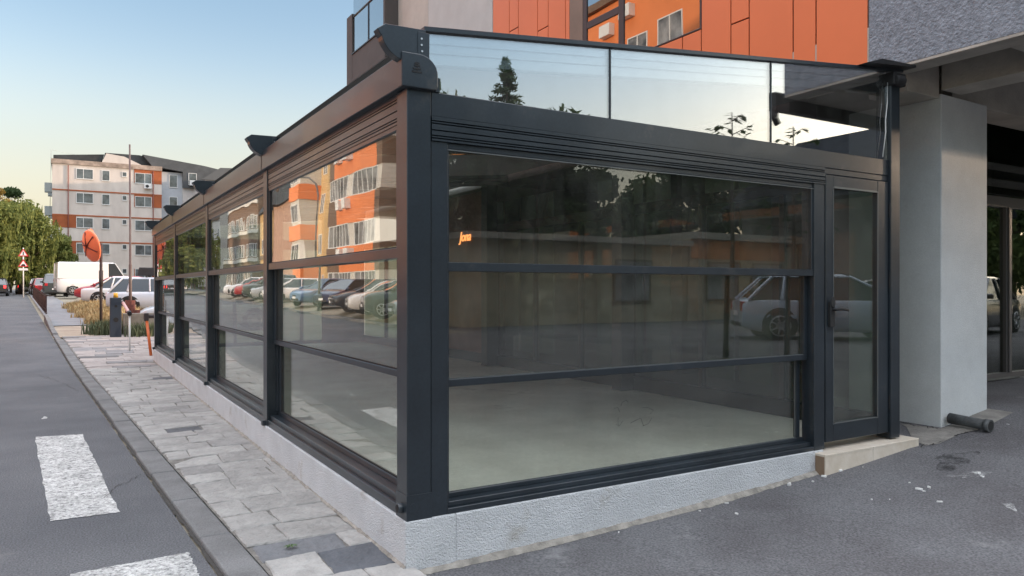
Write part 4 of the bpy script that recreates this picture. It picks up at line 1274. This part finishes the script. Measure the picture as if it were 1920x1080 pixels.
# convex mirror seen from behind
mx0, my0 = -0.66, 23.0
mz = H(0, my0)
mir = empty('traffic_mirror', (mx0, my0, mz), label='round orange traffic mirror seen from behind on a dark post', cat='mirror')
MB().tube([(0, 0, -.1), (0, 0, 2.85)], .045, 10).tube([(0, 0, 1.5), (0, 0, 2.0)], .06, 8).build('post', mat('rusty_post', (.055, .04, .038), .7, var=.3, vscale=9), mir)
MOR = mat('orange_plastic', (1.0, .24, .11), .4, spec=.4)
b = MB(); cx_, cz_ = -.30, 2.76
rings = []
for i, (rr, dy) in enumerate([(.0, .10), (.18, .09), (.34, .055), (.46, .0), (.505, -.02), (.505, -.06), (.0, -.08)]):
    k = len(b.v)
    for j in range(28): t = 2 * PI * j / 28; b.v.append((rr * math.cos(t), dy * -1, rr * math.sin(t)))
    rings.append(k)
for i in range(len(rings) - 1):
    for j in range(28): b.f.append((rings[i] + j, rings[i] + (j + 1) % 28, rings[i + 1] + (j + 1) % 28, rings[i + 1] + j)); b.m.append(0); b.sm.append(True)
disc = b.build('mirror_shell', MOR, mir)
disc.location = (cx_, 0, cz_); disc.rotation_euler = (Matrix.Rotation(R(-13), 3, 'Y') @ Matrix.Rotation(R(-66), 3, 'Z')).to_euler()
b = MB()
for a in (35, 95, 150, 215, 330): b.tube([(0, -.13, 0), (.46 * math.cos(R(a)), -.03, .46 * math.sin(R(a)))], .019, 5)
b.tube([(0, -.10, 0), (.1, -.25, .05)], .02, 6)
b.build('rib', mat('dark_maroon', (.16, .02, .015), .6), disc)
MB().tube([(0, 0, cz_), (cx_ * .6, -.06, cz_)], .02, 6).build('bracket', M_DARKP, mir)
b = MB(); b.tube([(-.35, .12, cz_ + .42), (-.25, .06, cz_ + .46)], .10, 10); b.build('hood', MOR, mir)

# tall mast
o = empty('mast', (0.34, 25.6, H(0, 25)), label='tall thin weathered steel mast with rusty foot', cat='mast')
MB().tube([(0, 0, 0), (0, 0, 2.2), (0, 0, 2.22), (-.02, 0, 6.45)], [.05, .05, .038, .028], 8).build('pole', mat('weathered_steel', (.16, .13, .12), .6, var=.5, vscale=1.2, col2=(.10, .05, .045), stretch=(3, 3, .7)), o)
MB().tube([(0, 0, 0), (0, 0, .95)], .16, 8).tube([(0.22, .1, 0), (0.22, .1, .6)], .2, 7).build('footing', mat('rust', (.12, .035, .025), .9, var=.4, vscale=8), o)

# barrier machine
o = empty('barrier_gate', (-0.36, 20.9, H(0, 20.9)), label='dark blue grey parking barrier cabinet with yellow lamp on top', cat='barrier')
MB().box(-.15, .15, -.13, .13, 0, 1.2).build('cabinet', mat('cabinet_paint', (.028, .04, .06), .45), o, bevel=.02, seg=2)
b = MB(); b.prism([(.04 * math.cos(t * PI / 6), .95 + .04 * math.sin(t * PI / 6)) for t in range(12)], 'y', -.135, -.13); b.prism([(.07 * math.cos(t * PI / 6), .55 + .07 * math.sin(t * PI / 6)) for t in range(12)], 'y', -.135, -.13); b.build('sensor', M_RUB, o)
MB().tube([(0, 0, 1.2), (0, 0, 1.34)], [.065, .055], 10).build('beacon', mat('amber', (.85, .45, .02), .3, coat=.5), o)
b = MB(); b.tube([(.19, -.05, 1.05), (.06, -4.6, .86)], .045, 4); bo = b.build('boom', mat('boom_pink', (.62, .38, .36), .5), o)
b = MB(); b.tube([(.064, -4.4, .885), (.058, -4.68, .855)], .052, 8); b.build('boom_end', M_RUB, bo)
MB().tube([(.06, -4.62, .86), (.06, -4.65, -.06)], .022, 8).build('boom_leg', mat('white_steel', (.8, .8, .78), .5), o)
o = empty('side_barrier', (-.02, 15.2, H(0, 15)), label='dark barrier arm with leaning orange leg beside the pavilion end', cat='barrier')
b = MB(); b.box(-.06, .04, -.05, .05, .82, 1.0); b.tube([(0, 0, .92), (1.6, .6, .94)], .05, 6); b.build('arm', mat('arm_dark', (.06, .045, .045), .6), o, bevel=.01)
MB().tube([(0, 0, .85), (.06, -.35, .03)], .032, 8).build('leg', mat('leg_orange', (.62, .13, .03), .5), o)

# concrete wall behind barrier
b = MB(); b.box(-.12, 3.2, 21.6, 21.85, .1, .84); tag(b.build('concrete_wall', mat('wall_concrete', (.20, .19, .175), .9, var=.3, vscale=3, bump=.4, bscale=30), bevel=.01), 'low weathered grey concrete wall behind the barrier arms', 'wall')

# road signs
o = empty('road_sign', (-4.05, 56, H(0, 56)), label='two red bordered triangular warning signs stacked on a white pole', cat='road sign')
MB().tube([(0, 0, 0), (0, 0, 3.35)], .035, 8).build('pole', mat('white_steel', (.8, .8, .78)), o)
for zc in (2.95, 2.25):
    b = MB(); s = .30
    tri = lambda s_, z_: [(-s_, z_ - s_ * .58), (s_, z_ - s_ * .58), (0, z_ + s_ * 1.15)]
    b.prism(tri(s, zc), 'y', -.05, -.04, 0); b.prism(tri(s * .68, zc), 'y', -.056, -.0505, 1)
    if zc < 2.5:
        b.prism([(-.13, zc - .12), (.13, zc - .12), (.07, zc + .0), (-.07, zc + .0)], 'y', -.06, -.0565, 2); b.box(-.26, .26, -.05, -.04, zc - .42, zc - .28, 1)
    else: b.box(-.03, .03, -.06, -.0565, zc - .1, zc + .14, 2)
    b.build('sign_plate', [mat('sign_red', (.65, .03, .04), .4), mat('sign_white', (.85, .82, .82), .4), M_RUB], o)

# dark fence along kerb
o = empty('railing_fence', (0, 0, 0), label='low dark brown railing fence along the pavement edge', cat='fence')
pb = MB(); rb = MB()
ys = frange(36, 64.5, 1.5)
MF = mat('fence_brown', (.05, .025, .022), .7, var=.3, vscale=5)
for i, y in enumerate(ys):
    x = kerb_x(y) + .25; z = H(x, y)
    pb = MB(); pb.box(x - .03, x + .03, y - .03, y + .03, z, z + .92); pb.build('fence_post', MF, o)
    if i:
        xp = kerb_x(ys[i - 1]) + .25; zp = H(xp, ys[i - 1])
        for dz in (.25, .85): rb.tube([(xp, ys[i - 1], zp + dz), (x, y, z + dz)], .022, 5)
        for q in range(1, 10):
            t = q / 10; xa = xp + (x - xp) * t; ya = ys[i - 1] + 1.5 * t; za = zp + (z - zp) * t
            rb.tube([(xa, ya, za + .25), (xa, ya, za + .85)], .012, 4)
MF = mat('fence_brown', (.05, .025, .022), .7, var=.3, vscale=5)
rb.build('rails', MF, o)


# dry grass & weeds (stuff)
def grass(name, pts, hgt, m, spread=.06, blades=18, seed=0, label='', cat='grass'):
    r = random.Random(seed); b = MB()
    for x, y in pts:
        z = H(x, y)
        for k in range(blades):
            a = r.uniform(0, 2 * PI); px = x + r.gauss(0, spread); py = y + r.gauss(0, spread); h = hgt * r.uniform(.5, 1.2); ln = r.uniform(.1, .5) * h; wd = .012 + .01 * r.random()
            p0 = Vector((px, py, z - .01)); p1 = p0 + Vector((ln * .3 * math.cos(a), ln * .3 * math.sin(a), h * .6)); p2 = p0 + Vector((ln * math.cos(a), ln * math.sin(a), h))
            v = Vector((-math.sin(a), math.cos(a), 0)) * wd
            b.quad([p0 - v, p0 + v, p1 + v * .7, p1 - v * .7]); b.quad([p1 - v * .7, p1 + v * .7, p2])
    o = b.build(name, m, recalc=False); tag(o, label, cat, kind='stuff')


r = random.Random(5)
pts = []
for i in range(1300):
    y = r.uniform(25.5, 43); x0 = kerb_x(y) + 1.75 + .35 * math.sin(y * 1.3)
    x = x0 + abs(r.gauss(0, 1)) * .55
    if x < x0 + 1.6: pts.append((x, y))
grass('dry_grass', pts, .36, mat('straw', (.36, .26, .12), .9, col2=(.56, .42, .22), vscale=1.0), spread=.14, blades=22, seed=2, label='dry yellow grass verge between the path and the parked cars')
pts = [(r.gauss(-.45, .30), r.gauss(22.6, .5)) for _ in range(70)] + [(r.uniform(0, 2.2), r.uniform(20.7, 21.5)) for _ in range(50)]
grass('weeds', pts, .42, mat('weed_green', (.07, .09, .045), .85, col2=(.13, .15, .08), vscale=3), spread=.08, blades=22, seed=3, label='grey green weeds growing at the barrier and mirror post')

# ------------------------------------------------------------------ panel apartment block in the far left
AY = 91.4
apt = empty('panel_apartment_block', (-2.85, AY, H(0, AY)), label='weathered beige five storey apartment block with rust orange bands', cat='building')
M_PB = mat('weathered_beige', (.70, .63, .575), .9, col2=(.56, .50, .455), vscale=.7, stretch=(1, 1, .35), fine=.05)
M_RUSTO = mat('rust_orange', (.36, .10, .035), .85, var=.15, vscale=1)
M_WFR = mat('white_pvc', (.75, .75, .74), .5)
M_WG = mat('far_glass', (.10, .12, .13), .12, var=.6, vscale=.9, spec=.9)
D = 14
zb_, ztop = -1, 13.92
b = MB(); b.box(0, 10.85, .0, D, zb_, ztop)
b.box(-.1, 10.9, -.12, D, ztop, ztop + .5, 1)
b.build('wall', [M_PB, mat('parapet', (.36, .28, .23), .9, var=.35, vscale=1.5)], apt)
b = MB()
FL = [3.55, 6.3, 9.05, 11.8 - .1]
for z in (5.5, 8.4, 11.15): b.box(-.02, 10.87, -.05, -.001, z - .14, z + .0)
for (a, c, z0, z1) in ((7.98, 10.85, 12.35, 13.9), (7.98, 10.85, 9.6, 11.0), (0, 2.26, 6.95, 8.25), (0, 2.26, 4.1, 5.36), (0, 2.26, 1.3, 2.6), (7.98, 10.85, 1.2, 2.5)): b.box(a, c, -.03, -.0015, z0, z1)
b.build('coloured_band', M_RUSTO, apt)


def far_window(par, x0, x1, z0, z1, split, yf=-.04):
    b = MB(); f = .05
    b.box(x0, x1, yf - .03, yf + .03, z0 - .03, z0 + f); b.box(x0, x1, yf - .03, yf + .03, z1 - f, z1)
    for x in [x0, x1 - f] + ([x0 + (x1 - x0) * split - f / 2] if split else []): b.box(x, x + f, yf - .029, yf + .029, z0 + f, z1 - f)
    o = b.build('window', M_WFR, par)
    MB().box(x0 + .01, x1 - .01, yf - .008, yf + .004, z0 + .02, z1 - .02).build('pane', M_WG, o)
    return o


for z in (12.4, 9.72, 6.98, 4.15, 1.4):
    far_window(apt, 2.26, 3.9, z, z + 1.12, .42)
    far_window(apt, 4.74, 5.53, z - .05, z + 1.12, 0)
    far_window(apt, 6.76, 7.24, z + .55, z + 1.1, 0)
    far_window(apt, 8.06, 9.8, z - .08, z + 1.1, .58)
b = MB()
for x in (1.5, 9.95): b.tube([(x, -.1, 0), (x, -.1, 13.8)], .055, 6)
b.build('downpipe', mat('pipe_red', (.22, .07, .05), .7), apt)
b = MB()
b.box(9.0, 9.75, -.42, -.07, 11.75, 12.25); b.prism([(9.3 + .18 * math.cos(t * PI / 6), 12.0 + .18 * math.sin(t * PI / 6)) for t in range(12)], 'y', -.43, -.42, 1)
b.build('air_conditioner', [M_WFR, M_DARKP], apt)
# roof: dark mansard pieces and loft gable
b = MB()
b.prism([(0.1, 14.42), (4.6, 14.42), (5.0, 15.4), (.1, 14.9)], 'y', .5, 9)
b.prism([(4.9, 14.42), (11.2, 14.4), (12.3, 15.0), (8.6, 15.75), (5.1, 15.7)], 'y', 1.2, 10)
b.build('roof', mat('roof_dark', (.035, .038, .04), .7, var=.3, vscale=1), apt)
b = MB(); b.prism([(4.75, 14.42), (8.9, 14.42), (7.0, 15.3), (5.2, 15.5)], 'y', .3, 1.15); b.build('loft_gable', M_PB, apt)
b = MB()
for z in (3, 5.7, 8.4, 11): b.box(-.75, -.001, 2, 3.2, z, z + 1.0); b.box(-.5, -.001, 6, 7.2, z, z + 1.0)
b.tube([(-.2, .2, 9), (-.1, .2, 15.4), (2.5, 2, 15.3), (5, 2, 15.2)], .03, 5)
b.build('side_fixture', mat('pale_fixture', (.4, .45, .45), .7), apt)
# second wing running on to the right
wing = empty('stepped_back_wing', (8.05, AY + 1, H(0, AY)), label='grey white block with dark mansard roof right of the beige block', cat='building')
b = MB(); b.box(0, 2.3, 0, 14, -1, 14.0); b.box(2.3, 30, -.2, 14, -1, 12.2, 1)
b.build('wall', [mat('pale_blue_wall', (.45, .48, .52), .85, var=.05), mat('white_wall', (.58, .55, .53), .85, var=.05)], wing)
b = MB(); b.prism([(2.3, 12.2), (30, 12.2), (29, 14.2), (8.0, 14.4), (4.6, 15.0), (-2.0, 15.75), (-1.0, 14.5), (2.28, 14.1)], 'y', -.5, 12); b.build('roof', mat('roof_grey', (.075, .08, .085), .7, var=.2, vscale=1), wing)
for z in (1.5, 4.2, 6.9, 9.6, 12.2):
    far_window(wing, .85, 1.75, z, z + 1.5, 0)
    if z < 12: far_window(wing, 2.9, 3.8, z, z + 1.4, 0, -.24); far_window(wing, 6.0, 7.4, z, z + 1.4, .5, -.24)
far_window(wing, 2.9, 3.8, 12.6, 14.0, 0, -.54)
b = MB(); b.box(3.0, 3.6, -1.0, -.6, 12.5, 13.1); b.build('air_conditioner', M_WFR, wing)
back = empty('rear_block', (11.3, 82, H(0, 82)), label='grey roofed house peeping over the pavilion beam', cat='building')
b = MB(); b.box(0, 14, 0, 8, -1, 12.0); b.build('wall', mat('white_wall', (.58, .55, .53)), back)
b = MB(); b.prism([(-.4, 12.0), (14.4, 12.0), (12, 13.9), (1.5, 13.4)], 'y', -.4, 8.4); b.build('roof', mat('roof_slate', (.10, .105, .11), .7), back)
far_window(back, 2.0, 3.4, 9.2, 10.6, .5)

# ------------------------------------------------------------------ orange balcony building across the street (faces +x)
OX = -15.0
opp = empty('balcony_building', (OX, 0, 0), label='orange and brown balcony apartment building across the street, mirrored in the side glass', cat='building')
M_OB = mat('bright_orange_render', (.76, .24, .085), .8, var=.06, vscale=.6)
M_BR = mat('brown_render', (.17, .11, .075), .85, var=.08)
M_TAN = mat('tan_render', (.52, .36, .17), .85, var=.06)
M_WHT = mat('white_render_far', (.6, .58, .54), .85)


def O(bm, name, m, par=None):
    o = bm.build(name, m, par or opp)
    if par is None: o.matrix_parent_inverse = Matrix.Translation((-OX, 0, 0))
    return o


g0 = .5
b = MB(); b.box(OX - 12, OX, 8, 32.8, g0 - 1, 17.5); O(b, 'wall', M_OB)
b = MB(); b.box(OX - 12, OX, 32.8, 38.9, g0 - 1, 17.5); O(b, 'wall', M_BR)
b = MB(); b.box(OX - 12, OX, 38.9, 51.0, g0 - 1, 17.5); O(b, 'wall', M_TAN)
b = MB(); b.box(OX - 12, OX, 51.0, 56.8, g0 - 1, 16.5); O(b, 'wall', mat('tan_light', (.62, .42, .20), .85))


def win_x(par, x, y0, y1, z0, z1, splits=2, wrap=M_WFR):
    b = MB(); f = .06
    b.box(x - .01, x + .05, y0, y1, z0, z0 + f); b.box(x - .01, x + .05, y0, y1, z1 - f, z1)
    for k in range(splits + 1):
        yy_ = y0 + (y1 - y0 - f) * k / splits; b.box(x - .009, x + .049, yy_, yy_ + f, z0 + f, z1 - f)
    o = b.build('window', wrap, par)
    if par is opp: o.matrix_parent_inverse = Matrix.Translation((-OX, 0, 0))
    MB().box(x + .0, x + .02, y0 + .01, y1 - .01, z0 + .01, z1 - .01).build('pane', mat('blind_glass', (.22, .22, .22), .12, var=.7, vscale=.8, spec=.9), o)
    return o


# enclosed balconies
XB = OX + 1.3
for lev in range(5):
    zw = .85 + 3.05 * lev
    # parapet band: brown, orange, brown
    b = MB(); z0, z1 = zw + .40 - 1.62, zw + .40
    z0 = max(z0, g0)
    b.box(OX + .001, XB, 36.3, 37.2, z0, z1, 1); b.box(OX + .001, XB + .002, 37.2, 44.4, z0, z1, 0); b.box(OX + .001, XB, 44.4, 46.1, z0, z1, 1)
    b.box(OX + .001, XB - .05, 36.33, 37.0, z1, z1 + 1.43, 2); b.box(OX + .001, XB - .05, 40.9, 41.7, z1, z1 + 1.43, 2)
    b.box(OX + .001, OX + .6, 37.0, 45.9, z1, z1 + 1.42, 1)
    bo = O(b, 'balcony', [M_OB, M_BR, M_WHT])
    win_x(opp, XB - .06, 37.0, 40.9, z1, z1 + 1.43, 5); win_x(opp, XB - .06, 41.7, 45.9, z1, z1 + 1.43, 6)
    win_x(opp, OX + .0, 34.0, 35.5, z1 - .1, z1 + 1.4, 2); win_x(opp, OX, 48.6, 49.6, z1 - .1, z1 + 1.4, 2)
    win_x(opp, OX + .0, 51.3, 52.2, z1 - .1, z1 + 1.4, 2)
    for yy_ in (20.5, 24.8, 29.0, 32.6) if lev < 4 else (): win_x(opp, OX, yy_, yy_ + 1.55, z1 - .1, z1 + 1.35, 2)
    a = MB(); zz = z1 - .75
    for yc in (41.0, 42.6): a.box((XB if yc > 40 else OX) + .01, (XB if yc > 40 else OX) + .40, yc, yc + .85, zz, zz + .6)
    O(a, 'air_conditioner', M_WFR)
for y0_, y1_, z0_, z1_ in ((25.9, 27.4, 13.75, 15.1), (23.2, 25.1, 13.75, 15.4), (29.6, 31.0, 13.75, 15.3)): win_x(opp, OX, y0_, y1_, z0_, z1_, 2)
for y0_, z0_ in ((26.9, 16.2), (28.6, 15.7)): O(MB().box(OX + .01, OX + .42, y0_, y0_ + .9, z0_, z0_ + .65), 'air_conditioner', M_WFR)
# yellow wall annex with stacked balconies
b = MB(); b.box(OX - 12, OX - .0, 56.8, 66.5, g0 - 1, 9.2); O(b, 'wall', mat('pinkish_render', (.42, .27, .2), .85, var=.1))
b = MB(); b.prism([(OX - 12, 9.2), (OX + .4, 9.2), (OX - 1.6, 15.5), (OX - 10, 15.5)], 'y', 56.9, 66.8); O(b, 'roof', mat('roof_dark', (.035, .038, .04)))
for lev in range(3):
    z0 = 2.3 + 3.05 * lev
    b = MB(); b.box(OX + .001, XB, 52.7, 55.9, z0, z0 + 1.15, 0); b.box(OX + .001, XB - .1, 52.8, 53.5, z0 + 1.15, z0 + 3.05, 1); b.box(OX + .001, XB - .12, 53.5, 55.8, z0 + 1.15, z0 + 1.4, 1); b.box(OX + .001, XB - .12, 53.5, 55.8, z0 + 2.75, z0 + 3.04, 1); O(b, 'balcony', [M_OB, M_WHT]); win_x(opp, XB - .12, 53.5, 55.7, z0 + 1.4, z0 + 2.75, 3)
b = MB(); b.box(OX - 12.3, OX + .3, 7.8, 51.2, 17.5, 17.9); O(b, 'roof', M_BR)
# further blocks along the street
far = [(67.5, 74, 8.2, M_TAN, 'low tan house with dark pitched roof beyond the balcony building'), (76, 92, 13.5, M_BR, 'brown block with white window bands further along the street'), (96, 118, 12.5, M_WHT, 'pale block near the far end of the street'), (122, 150, 14, M_BR, 'distant brown block at the end of the street')]
for y0, y1, h, m, l in far:
    o = empty('street_house', (-15.2, y0, .8), label=l, cat='building')
    MB().box(-12, 0, 0, y1 - y0, -1, h).build('wall', m, o)
    b = MB(); b.prism([(-12.5, h), (.5, h), (-2, h + 2.6), (-10, h + 2.6)], 'y', -.3, y1 - y0 + .3); b.build('roof', mat('roof_dark', (.035, .038, .04)), o)
    z = 1.2
    while z + 1.8 < h:
        n = int((y1 - y0) / 2.2)
        for k in range(n): win_x(o, .0, 1 + k * 2.2, 2.5 + k * 2.2, z, z + 1.4, 2)
        b = MB(); b.box(.001, .12, 0, y1 - y0, z - .5, z - .12); b.build('band', M_WHT if m is M_BR else M_BR, o); z += 3.0
# street lamp
o = empty('street_lamp', (-9.3, 33.9, H(-9.3, 34)), label='curved grey street lamp post standing in front of the balcony building', cat='street lamp')
MB().tube([(0, 0, 0), (0, 0, 4.6), (0, .02, 5.9), (.05, .25, 6.55), (.25, .65, 6.85), (.6, 1.0, 6.9)], [.10, .075, .06, .05, .045, .04], 10).build('pole', mat('lamp_grey', (.12, .12, .12), .6), o)
MB().box(.5, .75, .9, 1.5, 6.82, 6.95).build('lamp_head', mat('lamp_grey', (.12, .12, .12)), o, bevel=.03)

# ------------------------------------------------------------------ low kiosk building opposite the front
kx0, kx1, ky = 9.0, 27.5, -16.5
kio = empty('kiosk_row', (kx0, ky, H(10, -10)), label='low yellow and orange kiosk row mirrored in the front glass', cat='building')
b = MB(); b.box(0, 9.3, -5, 0, -1, 2.75, 0); b.box(9.3, 14.6, -5, 0.1, -1, 3.05, 0); b.box(14.61, 18.5, -5, 0.0, -1, 2.9, 0); b.box(9.35, 14.5, .101, .13, 2.3, 3.04, 1)
b.build('wall', [mat('kiosk_yellow', (.44, .40, .29), .85, var=.1), mat('kiosk_orange', (.50, .22, .09), .85, var=.1)], kio)
b = MB(); b.box(-.2, 9.3, -5.2, .3, 2.75, 2.95); b.box(9.3, 18.7, -5.2, .35, 3.05, 3.3); b.build('roof', mat('kiosk_roof', (.35, .33, .28), .8), kio)
for x in (5.8, 10.2, 12.6):
    b = MB(); yv = .02 if x < 9 else .12; b.box(x, x + 1.7, yv, yv + .04, .7, 2.2); wo_ = b.build('window', mat('kiosk_frame', (.20, .17, .12), .7), kio); MB().box(x + .08, x + 1.62, yv + .041, yv + .05, .78, 2.12).build('pane', mat('kiosk_glass', (.26, .27, .27), .3, var=.4, vscale=.9), wo_)
# big pitched roof house mirrored at right of clearstory
hs_ = empty('pitched_roof_house', (24.5, -14.5, H(20, -10)), label='dark pitched roof house mirrored at the right end of the clearstory', cat='house')
b = MB(); b.box(0, 14, -5, 1.5, -1, 4.8); b.build('wall', mat('house_wall', (.2, .18, .16), .85, var=.1), hs_)
b = MB(); b.prism([(-1.0, 4.7), (15, 4.7), (13, 8.5), (4.2, 8.2)], 'y', -5.3, 1.8); b.build('roof', mat('roof_black', (.014, .017, .022), .95, var=.3, spec=.1), hs_)

# scaffold of overhead wires? none in the photo
